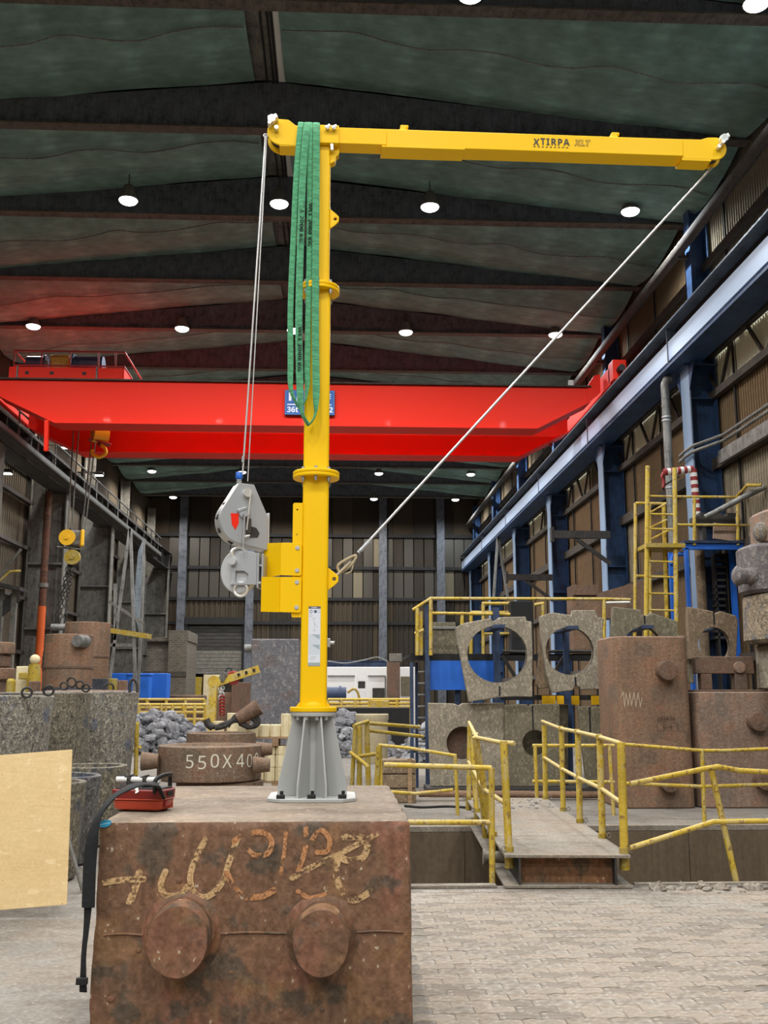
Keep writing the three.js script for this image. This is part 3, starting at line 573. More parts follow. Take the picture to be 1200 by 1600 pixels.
  mesh('warning_light', rb(0.1, 0.1, 0.12, 0.02, 6.35, 9.05, -29.5), M.signRed, c, 'small red lamp by the right end');
  // rating plate
  const s = decal('rating_plate', 1.3, 0.66, (x, w, h) => {
    x.fillStyle = '#1f5eb0'; x.fillRect(0, 0, w, h); x.strokeStyle = '#3f7cc4'; x.lineWidth = 6; x.strokeRect(4, 4, w - 8, h - 8); x.fillStyle = '#f4f6f8'; x.font = 'bold 74px sans-serif';
    x.fillRect(38, 22, 26, 90); x.fillRect(38, 60, 60, 20); x.fillRect(120, 22, 24, 90); x.fillText('CE', w - 120, 88); x.font = 'bold 78px sans-serif'; x.fillText('36t /', 20, 232); x.fillText('m2', w - 130, 232); x.fillRect(22, 146, 130, 10); x.fillRect(w - 130, 146, 100, 10);
  }, 512, 256, { label: 'blue rating plate with white lettering' });
  s.name = 'rating_plate'; s.position.copy(P(484, 629, 26.21)); s.position.z = -26.205; c.add(s);
  mesh('plate_backing', box2(s.position.x - 0.66, s.position.x + 0.66, s.position.y - 0.34, s.position.y + 0.34, -26.28, -26.21), M.blue, c);
  done(c, V(-1, 9.85, -28));
  const hookShape = (r) => curve([V(0, 0.36, 0), V(0, 0.16, 0), V(r * 0.85, 0, 0), V(r * 0.9, -r * 0.75, 0), V(0, -r * 1.3, 0), V(-r * 0.95, -r * 0.75, 0), V(-r * 1.0, -r * 0.2, 0)], r * 0.27, 40, 10);
  // auxiliary hook right under the girder
  const a = thing('hook_block', 'bright yellow hook block hanging close under the red girders', 'hook'), ax = -6.62, az = -28;
  mesh('block', [cyl(0.25, 0.25, 0.42, 28, ax, 8.84, az, 0, 0.5, Math.PI / 2)], M.hookYellow, a); mesh('block_cap', [cyl(0.19, 0.19, 0.45, 24, ax, 8.84, az, 0, 0.5, Math.PI / 2)], M.dirtyYellow, a);
  mesh('guard', [put(rb(0.6, 0.04, 0.3, 0.01), ax, 8.6, az, 0, 0.4, -0.2)], M.redDull, a, 'dull red guard plate'); mesh('shank', rod(V(ax, 8.62, az), V(ax + 0.02, 8.48, az), 0.06), M.redDull, a);
  mesh('hook', put(hookShape(0.19), ax, 8.42, az), M.hookYellow, a); for (const k of [-0.12, 0.12]) mesh('wire_rope', rod(V(ax + k, 9.05, az), V(ax + k, 9.95, az), 0.014), M.darkSteel, a);
  done(a);
  // main hook block lowered on ropes with chains
  const b = thing('pulley_block', 'yellow and grey pulley block lowered on long ropes at the left, chains below', 'pulley'), hx = -7.3, hz = -28.4;
  mesh('sheave_box', [put(rb(0.42, 0.44, 0.36, 0.08), hx, 5.95, hz, 0, 0.4, 0)], M.leftColumn, b); mesh('sheave', [cyl(0.22, 0.22, 0.06, 24, hx - 0.12, 5.95, hz + 0.2, Math.PI / 2, 0.3, 0), cyl(0.06, 0.06, 0.1, 16, hx - 0.12, 5.95, hz + 0.22, Math.PI / 2, 0.3, 0)], M.hookYellow, b, 'yellow sheave disc'); mesh('side_cheek', put(rb(0.1, 0.46, 0.4, 0.04), hx + 0.22, 5.95, hz, 0, 0.4, 0), M.hookYellow, b);
  mesh('spreader', put(rb(0.66, 0.04, 0.14, 0.01), hx - 0.1, 5.68, hz, 0, 0.2, -0.08), M.paleSteel, b);
  mesh('lower_sheave', [cyl(0.21, 0.21, 0.12, 26, hx + 0.02, 5.42, hz + 0.06, Math.PI / 2, 0.4, 0), cyl(0.07, 0.07, 0.2, 14, hx + 0.02, 5.42, hz + 0.06, Math.PI / 2, 0.4, 0)], M.dirtyYellow, b, 'dirty yellow lower sheave'); mesh('sheave_fork', put(rb(0.3, 0.5, 0.1, 0.03), hx + 0.03, 5.4, hz - 0.06, 0, 0.4, 0), M.blackSteel, b);
  for (const [k, j] of [[-0.16, -0.28], [-0.06, -0.12], [0.22, 0.3], [0.3, 0.42]]) mesh('wire_rope', rod(V(hx + k, 6.1, hz), V(hx + j + 0.12, 9.9, hz), 0.018), M.leftColumn, b);
  function chain(pts, n) { const cv = new THREE.CatmullRomCurve3(pts), out = []; for (let i = 0; i <= n; i++) { const q = cv.getPoint(i / n), tn = cv.getTangent(i / n), g = new THREE.TorusGeometry(0.045, 0.014, 5, 10).scale(1, 1.5, 1); g.rotateY(i % 2 ? Math.PI / 2 : 0); g.applyQuaternion(new THREE.Quaternion().setFromUnitVectors(V(0, 1, 0), tn)); out.push(g.translate(q.x, q.y, q.z)); } return out; }
  mesh('chain', chain([V(hx - 0.08, 5.15, hz), V(hx - 0.2, 4.2, hz), V(hx - 0.28, 3.0, hz), V(hx - 0.3, 2.3, hz)], 27), M.darkSteel, b); mesh('chain', chain([V(hx + 0.02, 5.1, hz), V(hx - 0.08, 4.2, hz), V(hx - 0.14, 3.0, hz), V(hx - 0.16, 2.3, hz)], 27), M.darkSteel, b); mesh('chain', chain([V(hx - 0.12, 5.1, hz), V(hx - 0.32, 4.0, hz), V(hx - 0.58, 2.9, hz), V(hx - 0.62, 2.4, hz)], 25), M.darkSteel, b);
  done(b);
}

// ------------------------------------------------------------------ the anchor block and what stands on it
const BT = 1.09, BZ = -4.87;                                              // block top, block front
{
  const x0 = -1.085, x1 = 0.362, z1 = -6.79, c = thing('anchor_block', 'huge rusty brown steel block with two round stubs and faded paint strokes', 'steel block');
  // worn box: rounded, dented edges, slightly bulging faces
  const g = new THREE.BoxGeometry(x1 - x0, BT, BZ - z1, 64, 48, 40), cx = (x0 + x1) / 2, cz = (BZ + z1) / 2, hx = (x1 - x0) / 2, hz = (BZ - z1) / 2;
  warp(g, (v) => {
    const r = 0.018, inx = Math.max(0, Math.abs(v.x) - (hx - r)), iny = Math.max(0, Math.abs(v.y) - (BT / 2 - r)), inz = Math.max(0, Math.abs(v.z) - (hz - r)), l = Math.hypot(inx, iny, inz);
    if (l > r) { const k = r / l; if (inx) v.x = Math.sign(v.x) * (hx - r + inx * k); if (iny) v.y = Math.sign(v.y) * (BT / 2 - r + iny * k); if (inz) v.z = Math.sign(v.z) * (hz - r + inz * k); }
    const e = fbm(((v.x + v.z) * 0.31 + 2) % 1, (v.y * 0.37 + 2) % 1, 24, 24, 501, 3) - 0.5, edge = Math.max(sst(hx - 0.08, hx, Math.abs(v.x)) * sst(hz - 0.08, hz, Math.abs(v.z)), sst(BT / 2 - 0.06, BT / 2, v.y) * Math.max(sst(hx - 0.05, hx, Math.abs(v.x)), sst(hz - 0.05, hz, v.z)));
    v.x -= Math.sign(v.x) * Math.max(0, e + 0.1) * 0.03 * edge; v.z -= Math.sign(v.z) * Math.max(0, e + 0.1) * 0.03 * edge;
    v.x *= 1 - 0.012 * (v.y / BT) - 0.012;
  });
  // split the dusty top from the rusty sides
  const ng = g.toNonIndexed(), p = ng.attributes.position, n = ng.attributes.normal, top = [], side = [], tn = [], sn = [];
  for (let i = 0; i < p.count; i += 3) {
    const up = (n.getY(i) + n.getY(i + 1) + n.getY(i + 2)) / 3 > 0.62;
    for (let k = 0; k < 3; k++) { (up ? top : side).push(p.getX(i + k) + cx, p.getY(i + k) + BT / 2, p.getZ(i + k) + cz); (up ? tn : sn).push(n.getX(i + k), n.getY(i + k), n.getZ(i + k)); }
  }
  const mk = (a, b) => { const q = new THREE.BufferGeometry(); q.setAttribute('position', new THREE.BufferAttribute(new Float32Array(a), 3)); q.setAttribute('normal', new THREE.BufferAttribute(new Float32Array(b), 3)); return q; };
  mesh('body', mk(side, sn), M.rust, c); mesh('dusty_top', mk(top, tn), M.blockTop, c, 'top face grey with dust');
  // round trunnion stubs with rough rims
  function stub(x, y, rx, ry, l, s) {
    const q = new THREE.CylinderGeometry(1, 1.04, l, 56, 6); q.rotateX(Math.PI / 2);
    warp(q, (v) => { const a = Math.atan2(v.y, v.x), w = 1 + 0.1 * (fbm((a / 6.2832 + 1) % 1, 0.2, 9, 2, s, 3) - 0.5); const rim = v.z > l / 2 - 0.01 && Math.hypot(v.x, v.y) > 0.9 ? 0.965 : 1; v.x *= rx * w * rim; v.y *= ry * w * rim; v.z += 0.008 * fbm((v.x * 3 + 2) % 1, (v.y * 3 + 2) % 1, 5, 5, s + 3, 3); });
    return put(q, x, y, BZ + l / 2 - 0.03);
  }
  mesh('stub', stub(-0.675, 0.61, 0.133, 0.15, 0.2, 601), M.rust, c); mesh('stub', stub(-0.055, 0.6, 0.122, 0.142, 0.2, 641), M.rust, c);
  for (const [x, y, r] of [[-0.675, 0.61, 0.16], [-0.055, 0.6, 0.15]]) mesh('stub_root', lathe([[r + 0.03, 0], [r + 0.008, 0.006], [r - 0.012, 0.03], [r - 0.03, 0.07]], 48, 0, 0, 0).rotateX(Math.PI / 2).translate(x, y, BZ - 0.002), M.rust, c);
  // casting seam across the front
  for (const [a, b] of [[x0 + 0.06, -0.85], [-0.52, -0.21], [0.1, x1 - 0.05]]) mesh('casting_seam', curve([V(a, 0.605, BZ + 0.001), V((a + b) / 2, 0.61, BZ + 0.002), V(b, 0.603, BZ + 0.001)], 0.006, 20, 6), M.rust, c);
  for (let i = 0; i < 6; i++) { const w = rr(0.008, 0.02); mesh('scab', put(new THREE.IcosahedronGeometry(w, 1).scale(1, 0.8, 0.22), rr(-1, 0.3), rr(0.15, 1.0), BZ + 0.001), M.rust, c); }
  // faded ochre strokes of lettering
  const W = 1.3, H = 0.42, dec = decal('faded_lettering', W, H, (x, w, h) => {
    x.clearRect(0, 0, w, h); x.lineCap = 'round'; x.lineJoin = 'round';
    const X = (q) => (q - 60) / 1000 * w, Y = (q) => (q - 130) / 323 * h;   // from a survey of the front face
    const line = (pts, lw, col) => { x.strokeStyle = col; x.lineWidth = lw; x.beginPath(); pts.forEach(([a, b], i) => i ? x.lineTo(X(a), Y(b)) : x.moveTo(X(a), Y(b))); x.stroke(); };
    const sm = (pts, lw, col) => { const cv = new THREE.CatmullRomCurve3(pts.map(([a, b]) => V(a, b, 0)), false, 'catmullrom', 0.5); line(cv.getPoints(60).map((q) => [q.x, q.y]), lw, col); };
    const A = 'rgb(208,172,124)', B = 'rgb(196,140,94)';
    sm([[80, 335], [130, 328], [212, 325]], 22, A); sm([[196, 305], [186, 350], [168, 402]], 26, A);
    sm([[286, 300], [272, 345], [290, 378], [340, 378], [362, 352]], 22, A);
    sm([[420, 195], [388, 260], [372, 320], [388, 372], [430, 385], [478, 345], [505, 270], [530, 195]], 22, A); sm([[498, 308], [525, 355], [560, 385], [620, 385], [662, 365]], 22, B);
    sm([[520, 200], [560, 178], [620, 172], [650, 200], [640, 240], [600, 250], [566, 230]], 20, B);
    sm([[700, 175], [695, 240], [685, 310]], 14, B); sm([[770, 160], [768, 230], [740, 320]], 18, B); sm([[790, 200], [820, 165], [852, 195], [846, 236], [810, 240]], 18, B);
    sm([[725, 325], [800, 285], [900, 240], [1020, 178]], 20, A); sm([[905, 190], [960, 190], [985, 215], [970, 258], [920, 268], [885, 262], [878, 320], [900, 372], [940, 400], [1000, 372]], 24, A); sm([[745, 370], [790, 392], [838, 380]], 16, B);
    const d = x.getImageData(0, 0, w, h);
    for (let j = 0; j < h; j++) for (let i = 0; i < w; i++) { const k = (j * w + i) * 4; if (!d.data[k + 3]) continue; const f = fbm(i / w, j / h, 120, 40, 701, 3), g = fbm(i / w, j / h, 24, 9, 702, 4), q = fbm(i / w, j / h, 200, 70, 703, 2); d.data[k + 3] *= sst(0.36, 0.54, g * 0.6 + f * 0.4) * 0.82; const m = (q - 0.5) * 80; for (let e = 0; e < 3; e++) d.data[k + e] = Math.max(0, Math.min(255, d.data[k + e] + m)); }
    x.putImageData(d, 0, 0);
  }, 1024, 331, { clear: true, rough: 0.85, label: 'faded ochre paint strokes' });
  dec.position.set(-0.405, 0.885, BZ + 0.004); c.add(dec);
  const bm = decal('paint_mark', 0.062, 0.04, (x, w, h) => { x.clearRect(0, 0, w, h); x.fillStyle = '#35a8d8'; x.beginPath(); x.ellipse(w / 2, h / 2, w * 0.46, h * 0.4, -0.25, 0, 7); x.fill(); x.strokeStyle = 'rgba(200,235,245,0.8)'; x.lineWidth = 7; x.beginPath(); x.moveTo(14, h * 0.62); x.lineTo(w - 14, h * 0.4); x.stroke(); }, 96, 64, { clear: true, rough: 0.7, label: 'small bright blue paint mark' });
  bm.position.copy(P(164, 1287, 4.862)); bm.position.z = BZ + 0.005; c.add(bm);
  done(c);
}
const MX = -0.127, MZ = -5.9;                                              // mast axis
const davit = thing('davit_crane', 'tall yellow rescue davit with long boom on a grey ribbed pedestal', 'davit');
{
  const c = davit, Y0 = BT;
  const ped = mesh('base_plate', prism([[-0.24, -0.17], [-0.17, -0.24], [0.17, -0.24], [0.24, -0.17], [0.24, 0.17], [0.17, 0.24], [-0.17, 0.24], [-0.24, 0.17]], 0.02, 0.003).translate(MX, Y0, MZ), M.paintGrey, c);
  for (const [a, b] of [[-0.165, 0.21], [0, 0.21], [0.165, 0.21], [-0.165, -0.2], [0.165, -0.2]]) mesh('anchor_bolt', [rb(0.045, 0.022, 0.03, 0.004, MX + a, Y0 + 0.03, MZ + b), cyl(0.01, 0.01, 0.04, 10, MX + a + 0.005, Y0 + 0.04, MZ + b)], M.black, ped);
  mesh('pedestal_tube', cyl(0.05, 0.05, 0.44, 28, MX, Y0 + 0.24, MZ), M.paintGrey, c, 'grey round core tube');
  for (let k = 0; k < 8; k++) {
    const a = (k + 0.5) * Math.PI / 4, g = ext(shape([[0.045, 0], [0.205, 0], [0.203, 0.06], [0.12, 0.43], [0.045, 0.43]]), 0.011, 0.0015).translate(0, 0, -0.0055);
    mesh('gusset', put(g, MX, Y0 + 0.02, MZ, 0, a, 0), M.paintGrey, c, 'grey pedestal rib');
  }
  mesh('pedestal_flange', lathe([[0, 0], [0.125, 0], [0.128, 0.003], [0.128, 0.022], [0.125, 0.025], [0, 0.025]], 48, MX, Y0 + 0.45, MZ), M.paintGrey, c);
  for (let k = 0; k < 12; k++) { const a = k / 12 * Math.PI * 2 + 0.2; mesh('nut', cyl(0.012, 0.012, 0.02, 6, MX + 0.11 * Math.sin(a), Y0 + 0.44, MZ + 0.11 * Math.cos(a)), M.zinc, c); }
  const disc = (y, r = 0.13, t = 0.022) => lathe([[0, 0], [r - 0.003, 0], [r, 0.003], [r, t - 0.003], [r - 0.003, t], [0, t]], 56, MX, y, MZ);
  const tube = (w, y0, y1) => { const s = superellipse(w / 2, w / 2, 9, 56); return prism(s, y1 - y0, 0.002).translate(MX, y0, MZ); };
  const F = [1.565, 2.905, 4.055];
  mesh('mast_flange', disc(F[0], 0.132, 0.026), M.craneYellow, c);
  mesh('weld_collar', lathe([[0.075, 0.03], [0.1, 0.0], [0.075, 0]], 40, MX, F[0] + 0.026, MZ), M.craneYellow, c);
  mesh('lower_mast', tube(0.15, F[0] + 0.026, F[1]), M.craneYellow, c);
  mesh('mast_flange', disc(F[1], 0.136, 0.02), M.craneYellow, c); mesh('mast_flange', disc(F[1] + 0.021, 0.136, 0.02), M.craneYellow, c);
  mesh('middle_mast', tube(0.148, F[1] + 0.041, F[2]), M.craneYellow, c);
  mesh('mast_flange', disc(F[2], 0.128, 0.02), M.craneYellow, c); mesh('mast_flange', disc(F[2] + 0.021, 0.128, 0.02), M.craneYellow, c);
  mesh('upper_mast', tube(0.132, F[2] + 0.041, 5.0), M.craneYellow, c);
  for (const y of [F[1], F[2]]) for (const a of [-0.72, 0, 0.72, 2.4, 3.14, 3.9]) mesh('flange_bolt', [cyl(0.0105, 0.0105, 0.02, 6, MX + 0.112 * Math.sin(a), y - 0.01, MZ + 0.112 * Math.cos(a)), cyl(0.006, 0.006, 0.032, 8, MX + 0.112 * Math.sin(a), y - 0.014, MZ + 0.112 * Math.cos(a))], M.zinc, c), mesh('flange_nut', cyl(0.0105, 0.0105, 0.016, 6, MX + 0.112 * Math.sin(a), y + 0.048, MZ + 0.112 * Math.cos(a)), M.zinc, c);
  // lug plates with eyes on the right side
  for (const [y, l] of [[4.53, 0.055], [2.318, 0.06]]) mesh('lug', ext(shape([[0, 0.06], [l * 0.6, 0.032], [l, 0.01], [l, -0.02], [l * 0.6, -0.045], [0, -0.07]], [[l * 0.6, -0.005, 0.013, 0.013, 0]]), 0.016, 0.002).translate(MX + (y > 4 ? 0.066 : 0.075), y, MZ + 0.03), M.craneYellow, c);
  mesh('clevis_pin', [cyl(0.01, 0.01, 0.05, 10, MX + 0.09, 1.95, MZ + 0.03, 0, 0, Math.PI / 2), rb(0.02, 0.05, 0.03, 0.004, MX + 0.083, 1.95, MZ + 0.03)], M.zinc, c);
  // winch mounting plate and the two bent brackets
  mesh('mounting_plate', ext(shape([[-0.055, 0.01], [-0.05, 0], [0.002, 0], [0.002, 0.66], [-0.048, 0.66], [-0.055, 0.65]], [[-0.03, 0.62, 0.005, 0.005, 0], [-0.03, 0.475, 0.004, 0.004, 0]]), 0.012, 0.0015).translate(MX - 0.075, 2.09, MZ + 0.058), M.craneYellow, c);
  const zf = MZ + 0.072;
  function bracket(y0, y1, lx, lz, sag) {
    const q = [];
    const flat = ext(shape([[-0.1, y0 + 0.004], [0.012, y0], [0.02, y0 + 0.01], [0.02, y1 - 0.01], [0.012, y1], [-0.1, y1]]), 0.01, 0.0015).translate(MX - 0.095, 0, zf);
    q.push(flat);
    const a = V(MX - 0.195, 0, zf + 0.005), b = V(MX - 0.195 - lx, 0, zf + lz);
    const pos = [[a.x, y0 + 0.004, a.z], [a.x, y1, a.z], [b.x, y1 + sag, b.z], [b.x, y0 - sag * 0.2, b.z]];
    const g = new THREE.BufferGeometry(), t = 0.005, nx = (b.z - a.z), nz = -(b.x - a.x), nl = Math.hypot(nx, nz), vs = [], id = [[0, 2, 1], [0, 3, 2], [4, 5, 6], [4, 6, 7]];
    for (const s of [1, -1]) for (const [x, y, z] of pos) vs.push(x + s * t * nx / nl * -1, y, z + s * t * nz / nl);
    const idx = [...id.flat()]; for (let i = 0; i < 4; i++) { const j = (i + 1) % 4; idx.push(i, j, j + 4, i, j + 4, i + 4); }
    g.setAttribute('position', new THREE.BufferAttribute(new Float32Array(vs), 3)); g.setIndex(idx); q.push(g.toNonIndexed());
    const m = mesh('winch_bracket', q, M.craneYellow, c);
    for (const y of [y0 + 0.03, y1 - 0.03]) mesh('bolt', [cyl(0.0095, 0.0095, 0.008, 18, MX - 0.1, y, zf + 0.012, Math.PI / 2), cyl(0.013, 0.013, 0.003, 18, MX - 0.1, y, zf + 0.0105, Math.PI / 2)], M.chrome, m);
    return m;
  }
  bracket(2.325, 2.515, 0.1, -0.1, 0.012); bracket(2.115, 2.318, 0.1, 0.06, -0.006);
  // instruction label
  const lab = decal('instruction_label', 0.068, 0.335, (x, w, h) => {
    x.fillStyle = '#dfe4ee'; x.fillRect(0, 0, w, h); x.fillStyle = '#6c6a70'; x.fillRect(0, 0, w, 30); x.fillStyle = '#e8e6e6'; x.font = 'bold 20px sans-serif'; x.fillText('XTIRPA', 32, 22);
    x.strokeStyle = '#5a6a84'; x.lineWidth = 7; x.beginPath(); x.arc(30, 62, 15, 0, 7); x.stroke(); x.fillStyle = '#4c5e7e'; x.beginPath(); x.arc(82, 62, 18, 0, 7); x.fill(); x.strokeStyle = '#a99cc0'; x.lineWidth = 4; x.strokeRect(112, 46, 22, 34); x.beginPath(); x.arc(30, 108, 14, 0, 7); x.stroke();
    x.strokeStyle = '#8d949c'; x.lineWidth = 3; x.beginPath(); x.moveTo(40, 150); x.lineTo(92, 138); x.moveTo(62, 145); x.lineTo(72, 190); x.lineTo(72, 290); x.moveTo(62, 190); x.lineTo(110, 250); x.moveTo(50, 290); x.lineTo(95, 290); x.stroke();
    x.fillStyle = '#cfd8e2'; x.fillRect(6, 330, w - 12, 240); x.fillStyle = '#a4b2bc'; x.beginPath(); x.moveTo(40, 332); x.lineTo(w - 8, 332); x.lineTo(w - 8, 392); x.fill(); x.beginPath(); x.moveTo(40, 452); x.lineTo(w - 8, 452); x.lineTo(w - 8, 512); x.fill();
    x.fillStyle = '#aeb6c0'; for (let i = 0; i < 4; i++) x.fillRect(24, 588 + i * 12, 80 - i * 8, 4); x.fillStyle = '#9fb0ac'; x.fillRect(0, h - 40, w, 40);
  }, 144, 700, { rough: 0.35, label: 'tall printed instruction label' });
  lab.position.set(MX + 0.002, 1.985, MZ + 0.0768); c.add(lab);
  // boom: sleeve, inner tube, outer tube, rounded heads with sheaves
  const B = (g) => g.rotateY(0.024).translate(MX, 4.955, MZ + 0.02);
  const yb = (x) => 0.004 * x;                                          // hangs down a little towards the tip
  const sect = (x0, x1, h0, h1, d, name, b = 0.004) => { const g = new RoundedBoxGeometry(x1 - x0, h1 - h0, d, 3, b).translate((x0 + x1) / 2, (h0 + h1) / 2, 0); warp(g, (v) => { v.y += yb(v.x); }); return mesh(name, B(g), M.craneYellow, c); };
  sect(-0.12, 0.42, 0.055, 0.163, 0.115, 'inner_boom'); const ob = sect(0.41, 2.29, 0.04, 0.158, 0.135, 'outer_boom', 0.006); sect(0.38, 0.9, 0.032, 0.045, 0.14, 'boom_doubler');
  sect(-0.06, 0.115, 0.045, 0.166, 0.15, 'boom_saddle'); mesh('gusset_plate', B(ext(shape([[0.03, 0.06], [0.12, 0.06], [0.118, 0.0], [0.1, -0.02], [0.095, -0.05], [0.06, -0.07], [0.06, 0]]), 0.06, 0.003).translate(0, 0, -0.03)), M.craneYellow, c);
  const head = (s, x0, x1, r, dz) => ext(shape((() => { const o = [], cx = x1 - s * r; o.push([x0, 0.025], [cx, 0.03]); for (let i = 0; i <= 20; i++) { const a = -Math.PI / 2 + i / 20 * Math.PI * 0.92; o.push([cx + s * r * Math.cos(a), 0.03 + r + r * Math.sin(a)]); } o.push([cx - s * 0.04, 0.03 + 2 * r - 0.005], [cx - s * 0.085, 0.165], [x0, 0.163]); return s > 0 ? o : o.reverse(); })()), 0.014, 0.003).translate(0, 0, dz);
  for (const dz of [0.045, -0.06]) { mesh('left_head_plate', B(head(-1, -0.1, -0.325, 0.088, dz)), M.craneYellow, c); const q = head(1, 2.28, 2.575, 0.078, dz); warp(q, (v) => { v.y += yb(2.2); }); mesh('right_head_plate', B(q), M.craneYellow, c); }
  mesh('head_floor', B(box2(2.28, 2.47, 0.028, 0.04, -0.058, 0.058)), M.craneYellow, c); mesh('head_floor', B(box2(-0.25, -0.1, 0.025, 0.037, -0.056, 0.056)), M.craneYellow, c);
  for (const [x, y] of [[-0.245, 0.118], [2.49, 0.115]]) { mesh('sheave', B(cyl(0.062, 0.062, 0.06, 28, x, y, 0, Math.PI / 2)), M.black, c); }
  for (const [x, y] of [[-0.298, 0.178], [2.545, 0.165]]) {
    mesh('pin_assembly', B(mergeGeometries([cyl(0.022, 0.022, 0.2, 14, x, y, 0.01, Math.PI / 2), cyl(0.026, 0.026, 0.03, 6, x, y, 0.095, Math.PI / 2), rb(0.05, 0.03, 0.05, 0.006, x + 0.012, y + 0.01, 0.085, 0, 0, 0.5), cyl(0.012, 0.012, 0.05, 10, x - 0.012, y - 0.03, 0.09, Math.PI / 2), cyl(0.013, 0.013, 0.04, 10, x + 0.03 * (x < 0 ? 1 : -1), y - 0.05, 0.075, Math.PI / 2)].map(clean))), M.chrome, c, 'bright quick-release pin');
  }
  for (const x of [0.045, 0.085]) mesh('boom_bolt', B(mergeGeometries([cyl(0.011, 0.011, 0.03, 8, x, 0.138, 0.085, Math.PI / 2), rb(0.035, 0.018, 0.018, 0.003, x, 0.142, 0.095, 0, 0, 0.5)].map(clean))), M.chrome, c);
  mesh('boom_bolt', B(rb(0.02, 0.05, 0.02, 0.004, 0.073, 0.028, 0.06)), M.chrome, c);
  for (const x of [0.525, 1.87]) mesh('rope_guide', B(mergeGeometries([rb(0.035, 0.05, 0.06, 0.004, x - 0.006, 0.178 + yb(x), 0), rb(0.05, 0.022, 0.075, 0.004, x - 0.012, 0.166 + yb(x), 0), rb(0.05, 0.016, 0.06, 0.004, x, 0.203 + yb(x), 0)].map(clean))), M.craneYellow, c);
  mesh('boom_rope', B(rod(V(0.1, 0.178, 0), V(2.47, 0.186, 0), 0.005)), M.rope, c, 'thin rope along the boom top'); mesh('boom_rope', B(rod(V(-0.25, 0.182, 0), V(0.1, 0.178, 0), 0.005)), M.rope, c, 'thin rope along the boom top');
  const logo = decal('printed_lettering', 0.40, 0.09, (x, w, h) => {
    x.clearRect(0, 0, w, h); x.fillStyle = '#1d1a16'; x.font = 'bold 88px sans-serif'; x.save(); x.transform(1, 0, -0.12, 1, 12, 0); x.fillText('X', 0, 96); x.restore();
    let px = 68; for (const ch of 'TIRPA') { x.fillText(ch, px, 90); px += x.measureText(ch).width + 5; }
    for (let i = 0; i < 9; i++) x.fillRect(6 + i * 37, 106, 18, 7); x.strokeStyle = '#7d6410'; x.lineWidth = 4; x.font = 'bold 80px sans-serif'; x.save(); x.transform(1, 0, -0.18, 1, 24, 0); x.strokeText('XLT', 372, 88); x.restore();
  }, 576, 128, { clear: true, rough: 0.4, label: 'black maker lettering on the boom' });
  logo.rotation.y = 0.024; const lp = B(new THREE.BufferGeometry().setFromPoints([V(1.527, 0.109, 0.0705)])).attributes.position; logo.position.set(lp.getX(0), lp.getY(0), lp.getZ(0)); logo.rotation.z = 0.004; c.add(logo);
  done(c, V(MX, BT, MZ));
}
